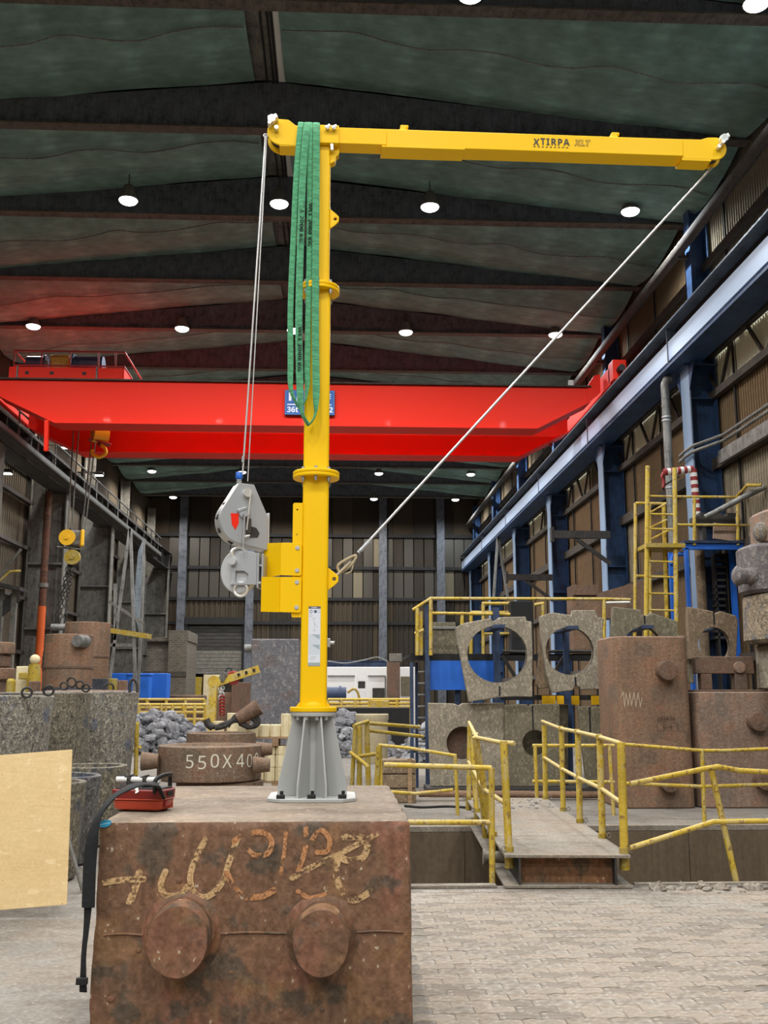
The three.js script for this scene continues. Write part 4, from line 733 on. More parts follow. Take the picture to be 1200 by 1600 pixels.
// two winches on the brackets
{
  const w = thing('rescue_winch', 'upper silver teardrop shaped rescue winch with a red patch and blue rope boot', 'winch'), O = P(375, 815, 5.9), R = 0.4;
  const L = (g) => g.rotateY(R).translate(O.x, O.y, O.z);
  const tear = (k) => { const o = [[0.15, -0.165], [0.15, 0.03], [0.062, 0.214], [-0.03, 0.216]]; for (let i = 0; i <= 22; i++) { const a = 2.55 + i / 22 * 2.1; o.push([0.136 * Math.cos(a) * k, 0.136 * Math.sin(a) * k]); } return shape(o); };
  mesh('housing', L(ext(tear(1), 0.11, 0.008, 2).translate(0, 0, -0.06)), M.alu, w); mesh('face_plate', L(ext(tear(0.99), 0.006, 0.001).translate(0, 0, 0.051)), M.zinc, w);
  for (const a of [2.0, 2.7, 3.3, 4.0]) mesh('rim_slot', L(rb(0.012, 0.03, 0.03, 0.004, 0.136 * Math.cos(a + 0.3), 0.136 * Math.sin(a + 0.3), 0.0, 0, 0, a)), M.darkSteel, w);
  mesh('red_patch', L(ext(shape([[-0.075, 0.035], [-0.028, 0.035], [-0.026, -0.02], [-0.045, -0.06], [-0.066, -0.03]]), 0.003).translate(0, 0, 0.057)), M.red, w, 'red patch');
  mesh('handle_crank', [L(cyl(0.026, 0.026, 0.03, 20, 0.02, 0.16, 0.065, Math.PI / 2)), L(rod(V(0.035, 0.17, 0.085), V(0.015, -0.06, 0.085), 0.004)), L(rod(V(0.005, -0.1, 0.08), V(0.035, -0.09, 0.08), 0.006))], M.chrome, w); mesh('crank_arm', L(rb(0.03, 0.09, 0.018, 0.006, 0.03, -0.035, 0.07)), M.darkSteel, w);
  mesh('hub', [L(cyl(0.035, 0.035, 0.02, 24, 0.005, 0.045, 0.06, Math.PI / 2)), L(cyl(0.014, 0.014, 0.04, 14, 0.005, 0.03, 0.075, Math.PI / 2)), L(rb(0.06, 0.02, 0.02, 0.006, -0.01, 0.06, 0.065, 0, 0, 0.4))], M.zinc, w);
  mesh('opening', L(ext(shape([[0.03, -0.03], [0.08, -0.04], [0.1, -0.07], [0.09, -0.095], [0.04, -0.1]]), 0.004).translate(0, 0, 0.0565)), M.darkSteel, w);
  mesh('rear_plate', [L(rb(0.012, 0.23, 0.11, 0.003, 0.158, -0.06, -0.005)), L(rb(0.02, 0.04, 0.08, 0.004, 0.15, 0.01, 0))], M.alu, w);
  mesh('rope_boot', L(lathe([[0.006, 0.045], [0.019, 0.042], [0.021, 0.01], [0.016, 0], [0.006, 0]], 20, -0.012, 0.25, 0)), M.brightBlue, w, 'blue rope boot'); mesh('spring', [0, 1, 2].map((i) => L(new THREE.TorusGeometry(0.013, 0.003, 6, 18).rotateX(Math.PI / 2).translate(-0.012, 0.226 + i * 0.009, 0))), M.zinc, w);
  mesh('carrying_ring', L(new THREE.TorusGeometry(0.036, 0.009, 8, 26).scale(1.25, 0.9, 1).translate(-0.01, -0.19, 0.03)), M.chrome, w);
  mesh('brake_rod', L(rod(V(-0.002, 0.03, 0.09), V(-0.006, -0.2, 0.09), 0.004)), M.zinc, w);
  done(w);
  const q = thing('rescue_winch', 'lower galvanised winch with a round drum case and a hanging loop, on the lower bracket', 'winch'), O2 = P(378, 893, 5.88);
  const N = (g) => g.rotateY(-0.15).translate(O2.x, O2.y, O2.z);
  mesh('drum_case', N(ext(shape((() => { const o = []; for (let i = 0; i < 40; i++) { const a = i / 40 * Math.PI * 2; o.push([-0.02 + 0.105 * Math.cos(a), 0.125 * Math.sin(a)]); } return o; })()), 0.07, 0.006).translate(0, 0, -0.06)), M.alu, q, 'round drum case');
  mesh('front_plate', N(ext(shape([[-0.06, -0.08], [0.095, -0.08], [0.095, 0.1], [0.04, 0.115], [-0.05, 0.08]], [[[-0.03, 0.0], [0.02, 0.0], [0.045, -0.02], [0.04, -0.05], [0.02, -0.065], [-0.03, -0.065]]]), 0.012, 0.002).translate(0, 0, 0.02)), M.zinc, q);
  mesh('knob', N(cyl(0.022, 0.026, 0.03, 18, -0.045, 0.055, 0.045, Math.PI / 2)), M.alu, q); for (const [x, y] of [[-0.05, -0.072], [0.115, -0.07]]) mesh('bolt', N(cyl(0.008, 0.008, 0.02, 6, x, y, 0.036, Math.PI / 2)), M.chrome, q);
  mesh('side_frame', [N(rb(0.012, 0.2, 0.12, 0.003, 0.102, 0.0, -0.02)), N(rb(0.012, 0.19, 0.12, 0.003, 0.128, -0.002, -0.02)), N(rb(0.04, 0.012, 0.1, 0.003, 0.115, 0.03, -0.02))], M.zinc, q);
  mesh('carrying_loop', N(new THREE.TorusGeometry(0.035, 0.008, 8, 26).scale(1.1, 1.1, 1).translate(0.0, -0.105, 0.02)), M.chrome, q);
  done(q);
}
// ropes
{
  const a = P(415, 212, 5.86), b = P(379, 742, 5.89), r = thing('wire_rope', 'thin pale double wire rope running from the boom head down to the upper winch', 'rope');
  mesh('strand', rod(a, b, 0.0055, 0.0055, 8), M.rope, r); mesh('strand', rod(P(417, 212, 5.9), P(387, 752, 5.92), 0.0035, 0.0035, 8), M.rope, r); mesh('eye', new THREE.TorusGeometry(0.012, 0.004, 6, 14).translate(a.x, a.y, a.z), M.rope, r); mesh('crimp', rod(P(380, 713, 5.885), P(379.5, 722, 5.885), 0.008), M.zinc, r); done(r);
  const t = thing('wire_rope', 'pale wire rope slanting from the boom tip down to the mast lug', 'rope'), e = P(1112, 262, 5.97), h = P(562, 862, 5.9), k = P(520, 905, 5.87);
  mesh('strand', rod(e, P(566, 857, 5.9), 0.0075, 0.0075, 8), M.rope, t); mesh('ferrule', rod(P(578, 845, 5.9), P(560, 864, 5.9), 0.012), M.zinc, t); mesh('ball_stop', put(new THREE.SphereGeometry(0.012, 14, 10), h.x, h.y, h.z), M.black, t, 'small black stop ball');
  mesh('snap_hook', [curve([P(556, 868, 5.9), P(540, 875, 5.9), P(528, 884, 5.9), P(532, 894, 5.9), P(545, 886, 5.9), P(553, 877, 5.9)], 0.0085, 40, 8, true), curve([P(552, 880, 5.9), P(549, 892, 5.9), P(540, 897, 5.9)], 0.005, 14, 6)], M.concrete, t, 'pale coated snap hook'); mesh('strand', rod(P(548, 878, 5.9), P(521, 904, 5.87), 0.009, 0.009, 8), M.concrete, t); done(t);
}
// green slings over the boom
function strap(pts, w, t, wv, n = 90) {                                   // flat band through pts; wv(i) gives the way its width runs
  const cv = new THREE.CatmullRomCurve3(pts, false, 'centripetal'), pos = [], idx = [], K = 8;
  for (let i = 0; i <= n; i++) {
    const u = i / n, q = cv.getPointAt(u), tn = cv.getTangentAt(u), s = wv(u); s.addScaledVector(tn, -s.dot(tn)).normalize(); const m = s.clone().cross(tn);
    for (let k = 0; k < K; k++) { const a = k / K * Math.PI * 2 + Math.PI / 8, ca = Math.sign(Math.cos(a)) * Math.abs(Math.cos(a)) ** 0.6, sa = Math.sin(a); const fold = 1 + 0.12 * Math.sin(u * 37 + k); pos.push(q.x + s.x * w * 0.5 * ca + m.x * t * 0.5 * sa * fold, q.y + s.y * w * 0.5 * ca + m.y * t * 0.5 * sa * fold, q.z + s.z * w * 0.5 * ca + m.z * t * 0.5 * sa * fold); }
  }
  for (let i = 0; i < n; i++) for (let k = 0; k < K; k++) { const a = i * K + k, b = i * K + (k + 1) % K; idx.push(a, b, a + K, b, b + K, a + K); }
  const g = new THREE.BufferGeometry(); g.setAttribute('position', new THREE.BufferAttribute(new Float32Array(pos), 3)); g.setIndex(idx); g.computeVertexNormals(); return g.toNonIndexed();
}
{
  const X = V(1, 0, 0);
  const loops = [
    { label: 'green webbing sling over the boom, the shorter one at the left', a: [[470, 196], [464, 260], [458, 380], [454, 480], [454, 560], [455, 610], [461, 626], [468, 638]], b: [[484, 200], [484, 300], [483, 420], [481, 520], [480, 575], [480, 605], [476, 628], [468, 638]], wa: 0.034, z: 5.79 },
    { label: 'green webbing sling over the boom, the longer one reaching lowest in front of the mast', a: [[480, 196], [474, 260], [469, 400], [467, 500], [468, 580], [470, 630], [473, 648], [482, 664]], b: [[494, 202], [494, 300], [493, 430], [493, 540], [494, 620], [493, 645], [489, 656], [482, 664]], wa: 0.042, z: 5.765 },
  ];
  for (const l of loops) {
    const s = thing('lifting_sling', l.label, 'sling', 'green slings over the boom');
    for (const [key, name] of [['a', 'strand'], ['b', 'strand']]) {
      const p = l[key], d = l.z - (key === 'b' ? 0.0 : 0), front = p.map(([x, y]) => P(x, y, d)), x0 = front[0].x;
      const over = [V(x0, 5.0, -5.985), V(x0, 5.09, -5.975), V(x0, 5.13, -5.955), V(x0, 5.142, -5.88), V(x0, 5.135, -5.815)];
      const pts = [...over, ...front.slice(1)];
      mesh(name, strap(pts, l.wa * 1.05, 0.011, (u) => X.clone().multiplyScalar(1 - sst(0.9, 0.98, u)).add(V(0.3, 0.15, 1).multiplyScalar(sst(0.86, 0.97, u))), 140), M.sling, s);
    }
    done(s, V(s.children[0].position.x - 0.1, 5.1, -5.8));
  }
  const print = (px, py, len, dz, flip) => { const d = decal('printed_lettering', 0.03, len, (x, w, h) => { x.clearRect(0, 0, w, h); x.fillStyle = 'rgba(16,30,22,1)'; x.font = 'bold 60px sans-serif'; x.translate(w / 2, 0); x.rotate(Math.PI / 2); x.fillText('WLL 2000 KG', 10, 18); }, 64, 380, { clear: true, rough: 0.85 }); d.position.copy(P(px, py, dz)); d.rotation.z = flip; return d; };
  const sl = scene.children.filter((o) => o.name.startsWith('lifting_sling'));
  const add = (o, d) => { d.position.sub(o.position); o.add(d); };
  add(sl[1], print(471, 345, 0.29, 5.7545, -0.03)); add(sl[0], print(484, 350, 0.29, 5.7795, -0.01)); add(sl[1], print(467.8, 545, 0.29, 5.7545, 0));
}
// red case and black sleeve
{
  const t = thing('tool_case', 'small open red orange case with a black handle on the block corner', 'case'), O = P(224, 1262, 5.35); O.y = BT; const R = -0.28;
  const L = (g) => g.rotateY(R).translate(O.x, O.y, O.z);
  const body = prism(superellipse(0.125, 0.082, 7, 40), 0.05, 0.006, 1.08), up = prism(superellipse(0.137, 0.09, 7, 40), 0.052, 0.006, 1.03);
  mesh('shell', L(body.translate(0, 0.008, 0)), M.caseRed, t); mesh('upper_shell', L(up.translate(0, 0.055, 0)), M.caseDark, t, 'darker red upper shell'); mesh('lid_seam', L(prism(superellipse(0.141, 0.094, 7, 40), 0.006, 0.002).translate(0, 0.056, 0)), M.caseRed, t);
  for (const [x, z] of [[-0.09, 0.05], [0.09, 0.05], [-0.09, -0.05], [0.09, -0.05]]) mesh('foot', L(rb(0.03, 0.01, 0.02, 0.003, x, 0.004, z)), M.black, t);
  mesh('tray', L(rb(0.24, 0.012, 0.15, 0.004, 0, 0.108, 0)), M.black, t);
  for (const z of [0.02, -0.03]) mesh('tube', L(rod(V(-0.14, 0.145 + z * 0.2, z), V(0.07, 0.145 + z * 0.2, z), 0.014, 0.014, 16)), M.white, t, 'white tube'); mesh('sleeve', L(rod(V(-0.15, 0.15, -0.032), V(-0.06, 0.15, -0.032), 0.016, 0.016, 16)), M.blackCloth, t);
  for (const x of [-0.07, 0.015]) mesh('clamp', [L(rb(0.026, 0.05, 0.07, 0.006, x, 0.138, 0)), L(rb(0.05, 0.008, 0.02, 0.003, x - 0.005, 0.165, 0.02, 0, 0, 0.3))], M.darkSteel, t);
  mesh('handle', L(curve([V(0.1, 0.09, 0.085), V(0.1, 0.15, 0.085), V(0.118, 0.172, 0.05), V(0.124, 0.176, 0), V(0.118, 0.172, -0.05), V(0.1, 0.15, -0.085), V(0.1, 0.09, -0.085)], 0.011, 40, 10)), M.black, t, 'black carrying handle');
  mesh('label_plate', L(rb(0.003, 0.022, 0.06, 0.001, 0.143, 0.085, 0)), M.black, t); mesh('catch', [L(rb(0.012, 0.03, 0.03, 0.004, 0.137, 0.036, 0.03)), L(put(new THREE.SphereGeometry(0.009, 10, 8), 0.143, 0.03, 0.03))], M.signRed, t);
  mesh('ribs', [0, 1, 2, 3].map((i) => L(rb(0.008, 0.045, 0.008, 0.002, 0.127, 0.032, -0.06 + i * 0.03))), M.caseRed, t); mesh('paper_tag', L(rb(0.02, 0.002, 0.03, 0.0005, 0.005, 0.104, 0.09, 1.0, 0.4, 0.3)), M.white, t);
  done(t);
  const b = thing('webbing_sleeve', 'long flat black webbing sleeve draped from the red case down the block edge', 'strap');
  const Z = -4.8, pts = [P(254, 1243, 5.26), P(246, 1228, 5.2), P(234, 1226, 5.14), P(218, 1226, 5.1), P(200, 1232, 5.0), P(177, 1246, 4.9), P(157, 1270, 4.83), P(146, 1300, 4.8), P(141, 1340, 4.8), P(139, 1380, 4.8), P(138, 1418, 4.8)];
  mesh('padded_sleeve', strap(pts, 0.062, 0.016, (u) => V(0.35, -0.1, 1).lerp(V(1, 0, 0.2), sst(0.5, 0.78, u)), 80), M.blackCloth, b);
  mesh('loop_strap', strap([P(138, 1410, 4.81), P(135, 1450, 4.81), P(131, 1490, 4.81), P(130, 1535, 4.81), P(130, 1550, 4.82)], 0.036, 0.007, (u) => V(1, 0, Math.sin(u * 3) * 0.9), 50), M.blackCloth, b); mesh('keeper', put(rb(0.05, 0.03, 0.02, 0.004), ...P(128, 1533, 4.8).toArray()), M.black, b);
  done(b);
}

// ------------------------------------------------------------------ gangway, pit railings
{
  const g = thing('gangway', 'short steel footbridge across the pit with worn yellow post railings', 'footbridge'), O = V(2.04, 0, -9.28), R = -0.058, W = 0.55, LEN = 5.15, DY = 0.28;
  const L = (q) => q.rotateY(R).translate(O.x, O.y, O.z);
  mesh('deck_plate', L(warp(new THREE.BoxGeometry(2 * W, 0.022, LEN, 12, 1, 40).translate(0, DY - 0.011, -LEN / 2), (v) => { v.y += 0.006 * (fbm((v.x + 3) / 7 % 1, (-v.z) / 7 % 1, 12, 12, 901, 3) - 0.5); })), M.deck, g);
  mesh('bottom_plate', L(rb(2 * W + 0.02, 0.024, LEN, 0.004, 0, 0.014, -LEN / 2)), M.deck, g);
  for (const s of [-1, 1]) mesh('web_plate', L(box2(s * 0.42 - 0.009, s * 0.42 + 0.009, 0.026, DY - 0.022, -0.01, -LEN)), M.darkSteel, g);
  mesh('end_plate', L(box2(-0.411, 0.411, 0.026, DY - 0.022, -0.14, -0.155)), M.deckRust, g, 'rusty recessed end plate');
  mesh('stub_pipe', [L(cyl(0.055, 0.055, 0.22, 18, -0.55, 0.13, -0.9, 0, 0, Math.PI / 2)), L(cyl(0.075, 0.075, 0.02, 18, -0.66, 0.13, -0.9, 0, 0, Math.PI / 2))], M.deck, g);
  const post = (x, z, tx, tz, h, r) => { const p = mesh('post', L(rod(V(x, DY - 0.12, z), V(tx, DY + h, tz), r, r, 12)), M.oldYellow, g); mesh('socket', L(rod(V(x, DY - 0.14, z), V(x + (tx - x) * 0.05, DY + 0.045, z + (tz - z) * 0.05), r + 0.007, r + 0.007, 12)), M.dirtyYellow, p); mesh('ring_bolt', L(new THREE.TorusGeometry(0.022, 0.005, 6, 16).rotateY(0.4).translate(x + (x > 0 ? 0.06 : -0.05), DY + 0.03, z + 0.03)), M.deck, p); return p; };
  post(-W + 0.06, -0.2, -W + 0.03, -0.2, 0.97, 0.035);
  for (const [z, tx, tz] of [[-1.25, -0.72, -0.95], [-2.2, -0.66, -1.8], [-3.4, -0.58, -3.5], [-4.9, -0.5, -4.9]]) post(-W + 0.02, z, tx, tz, 0.98, 0.032);
  for (const [z, r] of [[-0.12, 0.038], [-1.1, 0.034], [-2.35, 0.034], [-3.5, 0.032], [-5.0, 0.034]]) post(W - 0.03, z, W - 0.02, z, z > -0.5 ? 0.96 : 0.98, r);
  const rail = (pts, r = 0.022) => { mesh('rail', path(pts.map(([x, y, z]) => L(new THREE.BufferGeometry().setFromPoints([V(x, y, z)])).attributes.position).map((p) => V(p.getX(0), p.getY(0), p.getZ(0))), r, 8), M.wornRail, g); };
  rail([[-W + 0.12, DY + 0.95, -0.15], [-W + 0.02, DY + 0.95, -0.25], [-0.72, DY + 0.97, -0.98], [-0.7, DY + 0.97, -1.1], [-0.5, DY + 1.02, -5]]);
  rail([[-W + 0.03, DY + 0.42, -0.2], [-0.63, DY + 0.46, -1.1], [-0.52, DY + 0.5, -5]]);
  rail([[W - 0.02, DY + 0.95, -0.14], [W - 0.02, DY + 0.97, -1.1], [W - 0.03, DY + 0.98, -2.35], [W - 0.03, DY + 0.98, -3.5], [W - 0.03, DY + 1.03, -5.1]]);
  rail([[W - 0.02, DY + 0.42, -0.14], [W - 0.02, DY + 0.47, -1.1], [W - 0.03, DY + 0.48, -2.35], [W - 0.03, DY + 0.5, -3.5], [W - 0.03, DY + 0.55, -5.1]]);
  for (const [z, y] of [[-1.1, 0.97], [-2.35, 0.98], [-3.5, 0.98]]) mesh('rail_joint', L(rb(0.06, 0.06, 0.07, 0.012, W - 0.025, DY + y, z)), M.dirtyYellow, g);
  done(g);
  const chips = []; for (let i = 0; i < 60; i++) { const q = new THREE.IcosahedronGeometry(rr(0.008, 0.03), 0).scale(1, 0.3, 1); chips.push(put(q, O.x + 0.25 + rr(-0.4, 0.5), DY + 0.004, O.z - 4.2 + rr(-0.8, 0.5), 0, rr(0, 6), 0)); }
  tag(mesh('slag_flakes', chips, M.slab, scene), 'dark slag flakes scattered on the far end of the footbridge', 'slag', null, 'stuff'); done(scene.children[scene.children.length - 1]);
}
function railing(name, label, posts, rails, mat = M.oldYellow, r = 0.024, group) {   // posts: [foot, head] points; rails: point lists
  const t = thing(name, label, 'railing', group);
  for (const [a, b, pr] of posts) mesh('post', rod(a, b, pr || r * 1.15, pr || r * 1.15, 10), mat, t);
  for (const q of rails) mesh('rail', path(q, r, 8), mat, t);
  return done(t);
}
const foot = (px, d, x) => { const q = P(px, 1088, d); q.y = 0; return q; };
railing('pit_railing', 'yellow pipe railing at the near pit edge, left of the footbridge',
  [[V(1.41, 0, -9.55), P(768, 1200, 9.5)]],
  [[P(600, 1195, 9.6), P(768, 1200, 9.52)], [P(600, 1285, 9.6), P(771, 1285, 9.52)]]);
railing('pit_railing', 'yellow pipe railing at the near pit edge, right of the footbridge, leaning post',
  [[V(3.62, 0, -9.52), P(1111, 1202, 9.5)]],
  [[P(985, 1225, 9.32), P(1102, 1201, 9.48), P(1122, 1198, 9.48), P(1155, 1204, 9.5), P(1230, 1208, 9.5)], [P(985, 1325, 9.32), P(1115, 1284, 9.48), P(1135, 1284, 9.48), P(1230, 1282, 9.5)]]);
railing('pit_railing', 'yellow pipe railing at the far pit edge, in front of the tall brown moulds',
  [[V(4.83, 0, -13.7), P(1097, 1172, 13.7)], [V(6.6, 0, -13.7), V(6.6, 1.0, -13.7)]],
  [[P(974, 1163, 13.8), P(1097, 1173, 13.7), P(1130, 1173, 13.7), P(1260, 1168, 13.7)], [P(974, 1224, 13.8), P(1097, 1229, 13.7), P(1260, 1224, 13.7)]]);
railing('pit_railing', 'yellow pipe railing behind the footbridge in front of the leaning plates',
  [[foot(835, 14.8), P(836, 1164, 14.8)], [foot(952, 14.8), P(952, 1164, 14.8)]],
  [[P(832, 1165, 14.8), P(960, 1165, 14.8)], [P(832, 1221, 14.8), P(960, 1222, 14.8)]]);
railing('pit_railing', 'yellow pipe railing beyond the pit, left of the footbridge',
  [[foot(713, 14.9), P(711, 1180, 14.9)], [foot(597, 15.2), P(594, 1165, 15.2)]],
  [[P(592, 1164, 15.2), P(640, 1169, 15), P(713, 1181, 14.9)], [P(592, 1236, 15.2), P(650, 1240, 15), P(708, 1234, 14.9)]]);
railing('pit_railing', 'crooked yellow railing at the left end of the pit beside the grey pedestal',
  [[foot(547, 13.1), P(555, 1136, 13.1)], [foot(562, 13.1), P(562, 1134, 13.1), 0.034], [foot(578, 13.6), P(573, 1128, 13.6), 0.036], [foot(586, 12.4), P(592, 1166, 12.4), 0.036]],
  [[P(553, 1134, 13.1), P(575, 1127, 13.6)], [P(575, 1130, 13.6), P(655, 1136, 14.3)], [P(573, 1141, 13.6), P(661, 1151, 14.2)], [P(548, 1176, 13.1), P(572, 1195, 12.7), P(576, 1200, 12.5)], [P(560, 1182, 13.1), P(590, 1178, 12.4), P(594, 1164, 12.4)]], M.dirtyYellow, 0.024);
solo('kerb_pipe', [rod(P(655, 1240, 16.9), P(965, 1242, 17), 0.055, 0.055, 14)], M.ingotRed, 'long rusty pink pipe lying at the foot of the plates', 'pipe');
solo('cable', curve([P(632, 1233, 16), P(660, 1238, 15.8), P(700, 1236, 15.9), P(740, 1240, 15.7), P(765, 1238, 15.9)].map((v) => { v.y = 0.02; return v; }), 0.018, 50, 6), M.black, 'black cable lying on the floor beyond the pit', 'cable');
// ------------------------------------------------------------------ stacked moulds at the right
function roundStub(c, name, p, r, l, mat) { return mesh(name, lathe([[0, l], [r * 0.96, l], [r, l - 0.012], [r, 0], [r * 1.15, -0.02]], 32, 0, 0, 0).rotateX(Math.PI / 2).translate(p.x, p.y, p.z), mat, c); }
function mould(label, x, z, hw, hd, h, mat, y = 0, n = 7, taper = 1) {
  const t = thing('ingot_mould', label, 'mould'), g = prism(superellipse(hw, hd, n, 56), h, 0.02, taper).translate(x, y, z);
  mesh('body', g, mat, t); return t;
}
{
  const d = 15.6, a = mould('tall rusty brown ingot mould with chalk marks and a raised number', 4.83, -d - 0.6, 0.6, 0.6, 2.56, M.ingotRed, 0, 7, 0.985);
  roundStub(a, 'stub', P(1042, 1048, d - 0.1).setZ(-d), 0.143, 0.18, M.ingotDark); roundStub(a, 'stub', P(1045, 1222, d - 0.1).setZ(-d), 0.143, 0.18, M.ingotDark);
  const e = decal('raised_number', 0.36, 0.26, (x, w, h) => { x.clearRect(0, 0, w, h); x.fillStyle = 'rgba(62,46,38,0.75)'; x.font = 'bold 62px sans-serif'; x.fillText('202476', 14, 60); x.strokeStyle = 'rgba(70,54,44,0.7)'; x.lineWidth = 5; x.strokeRect(18, 82, w - 36, 86); x.fillText('D-H', 76, 146); }, 260, 188, { clear: true, rough: 0.9 });
  e.position.copy(P(1043, 1131, d - 0.02)); a.add(e);
  const ch = decal('chalk_marks', 0.36, 0.3, (x, w, h) => { x.clearRect(0, 0, w, h); x.strokeStyle = 'rgba(214,196,170,0.6)'; x.lineWidth = 7; x.lineJoin = 'round'; x.beginPath(); [[10, 60], [34, 20], [40, 130], [60, 30], [74, 120], [92, 24], [104, 120], [130, 20], [142, 130], [166, 26], [182, 130], [200, 60]].forEach(([p, q], i) => i ? x.lineTo(p, q) : x.moveTo(p, q)); x.stroke(); }, 210, 150, { clear: true, rough: 0.9 });
  ch.position.copy(P(987, 1093, d - 0.02)); ch.position.z -= 0.01; a.add(ch); done(a);
  const b = mould('lower brown ingot mould at the right edge behind the railing', 6.08, -d - 0.55, 0.6, 0.55, 1.72, M.ingot); roundStub(b, 'stub', P(1180, 1127, d).setZ(-d), 0.143, 0.18, M.ingotDark); roundStub(b, 'stub', P(1190, 1218, d).setZ(-d), 0.143, 0.18, M.ingotDark); mesh('cap_edge', prism(superellipse(0.57, 0.52, 5, 48), 0.03, 0.008).translate(6.08, 1.72, -d - 0.55), M.ingotDark, b); done(b);
  const k = mould('reddish brown ingot mould cut off by the right edge', 7.3, -d - 0.35, 0.57, 0.57, 1.72, M.ingotRed); roundStub(k, 'stub', V(7.2, 1.2, -d + 0.2), 0.14, 0.12, M.ingotDark); done(k);
  const c = thing('steel_trestle', 'dark steel cross piece with a round boss standing on the brown mould', 'trestle'), zc = -16.1;
  const box = (x0, x1, y0, y1, dz = 0.18) => { const p = P(x0, y1, 16), q = P(x1, y0, 16); return rb(q.x - p.x, q.y - p.y, dz, 0.015, (p.x + q.x) / 2, (p.y + q.y) / 2, zc); };
  mesh('beam', box(1088, 1178, 1028, 1055), M.ingotDark, c); mesh('leg', box(1150, 1168, 1055, 1080), M.ingotDark, c); mesh('leg', box(1097, 1113, 1055, 1080), M.ingotDark, c); roundStub(c, 'boss', P(1155, 1045, 16).setZ(zc + 0.09), 0.09, 0.05, M.ingot); done(c);
  c.position.y = 1.752;
  // column of hot tops at the right edge
  const x = 7.15; let z = -15.75;
  const s = [['grey lowest block of the stack at the right edge, standing on the moulds', 1.73, 0.73, 0.46, M.plate], ['pale streaked block in the stack at the right edge, second from the bottom', 2.46, 0.76, 0.66, M.streaked], ['dark grey rounded block with a blunt horn, second from the top at the right edge', 3.22, 0.76, 0.68, M.darkSlab], ['small top block with a knob, topmost of the stack at the right edge', 3.98, 0.55, 0.45, M.ingot]];
  s.forEach(([l, y, h, r, m], i) => {
    const t = thing('hot_top', l, 'block'), cx = [7.12, 7.08, 7.06, 7.1][i];
    const g = prism(superellipse(r, 0.5, i === 0 ? 8 : 4, 56), h, 0.05, i === 1 ? 0.97 : 1); warp(g, (v) => { const a = Math.atan2(v.z, v.x) / 6.2832 + 1; const w = 1 + 0.035 * (fbm(a % 1, (v.y * 0.6 + 2) % 1, 9, 6, 950 + i, 3) - 0.5); v.x *= w; v.z *= w; }); mesh('body', g.translate(cx, y, z), m, t);
    if (i === 2) mesh('horn', put(lathe([[0, 0.26], [0.1, 0.25], [0.16, 0.2], [0.12, 0.1], [0.13, 0], [0.16, -0.06]], 26, 0, 0, 0), cx - r, y + 0.26, z + 0.25, 0, 0, Math.PI / 2), m, t);
    if (i === 3) mesh('knob', put(new THREE.SphereGeometry(0.16, 22, 16).scale(0.75, 1, 0.9), cx - r - 0.02, y + 0.2, z + 0.2), M.streaked, t);
    done(t);
  });
}
// ------------------------------------------------------------------ leaning plates with round holes
function plate(label, px, hole, d, t, mat, opt = {}) {
  const w = px.map(([x, y]) => { const q = P(x, y, d); return [q.x, q.y < 0.3 ? 0.132 : q.y]; }), hs = hole ? [[P(hole[0], hole[1], d).x, P(hole[0], hole[1], d).y, hole[2] * d / FOCAL, hole[3] * d / FOCAL, 0]] : [];
  const s = shape(w, hs), g = ext(s, t, 0.012).translate(0, 0, -d - t), o = thing('holed_plate', label, 'plate');
  mesh('plate', g, mat, o);
  if (hole) mesh('collar', put(new THREE.TorusGeometry(1, 0.03, 6, 48).scale(hs[0][2], hs[0][3], 0.6), hs[0][0], hs[0][1], -d - t * 0.5), M.darkSteel, o);
  if (opt.slit) for (const [x, y0, y1] of opt.slit) { const p = P(x, y0, d), q = P(x, y1, d); mesh('slit', box2(p.x - 0.014, p.x + 0.014, q.y, p.y, -d + 0.004, -d - 0.03), M.blackSteel, o); }
  return done(o);
}
const Z8 = (l) => l.map(([x, y]) => [640 + x / 3.75, 920 + y / 3.75]), Z9 = (l) => l.map(([x, y]) => [900 + x / 4, 920 + y / 4]);
plate('tan holed plate, leftmost of the upper row, big round hole', Z8([[268, 225], [322, 200], [420, 182], [478, 172], [484, 190], [500, 188], [528, 166], [680, 163], [688, 188], [716, 192], [722, 400], [720, 634], [620, 632], [530, 636], [440, 650], [350, 664], [328, 560], [290, 350]]), [777, 1022, 48, 45], 17.8, 0.13, M.plate, { slit: [[780.5, 1072, 1087]] });
plate('tan holed plate, second of the upper row, notched foot', Z8([[764, 160], [838, 138], [950, 155], [956, 126], [1090, 124], [1102, 166], [1140, 172], [1132, 240], [1140, 440], [1128, 588], [1004, 592], [998, 578], [975, 568], [962, 582], [958, 596], [836, 610], [802, 500], [775, 300]]), [890, 1017, 39, 38], 17.7, 0.14, M.plate, { slit: [[899, 1058, 1072]] });
plate('narrow tan plate edge standing behind the second upper plate', Z8([[740, 560], [760, 380], [768, 180], [800, 175], [830, 580], [760, 585]]), null, 17.95, 0.1, M.plateBrown);
plate('greenish grey plate behind the tall brown mould, torn top edge', Z9([[232, 112], [408, 132], [414, 160], [446, 168], [470, 150], [640, 205], [640, 290], [740, 300], [740, 590], [208, 590], [222, 300]]), [1005, 1016, 33, 38], 17.6, 0.13, M.plateGreen, { slit: [[1007, 962, 975]] });
plate('brownish broken arch plate right of the tall mould', Z9([[700, 112], [858, 140], [862, 160], [905, 140], [1000, 168], [1014, 200], [1002, 440], [700, 440]]), [1116, 1008, 27, 29], 17.42, 0.13, M.plateBrown, { slit: [[1115, 958, 976]] });
plate('large grey plate with round hole, leftmost of the lower row', Z8([[108, 668], [260, 672], [290, 684], [310, 670], [556, 668], [558, 1140], [122, 1140]]), [723, 1161, 26, 26], 18.0, 0.12, M.plate);
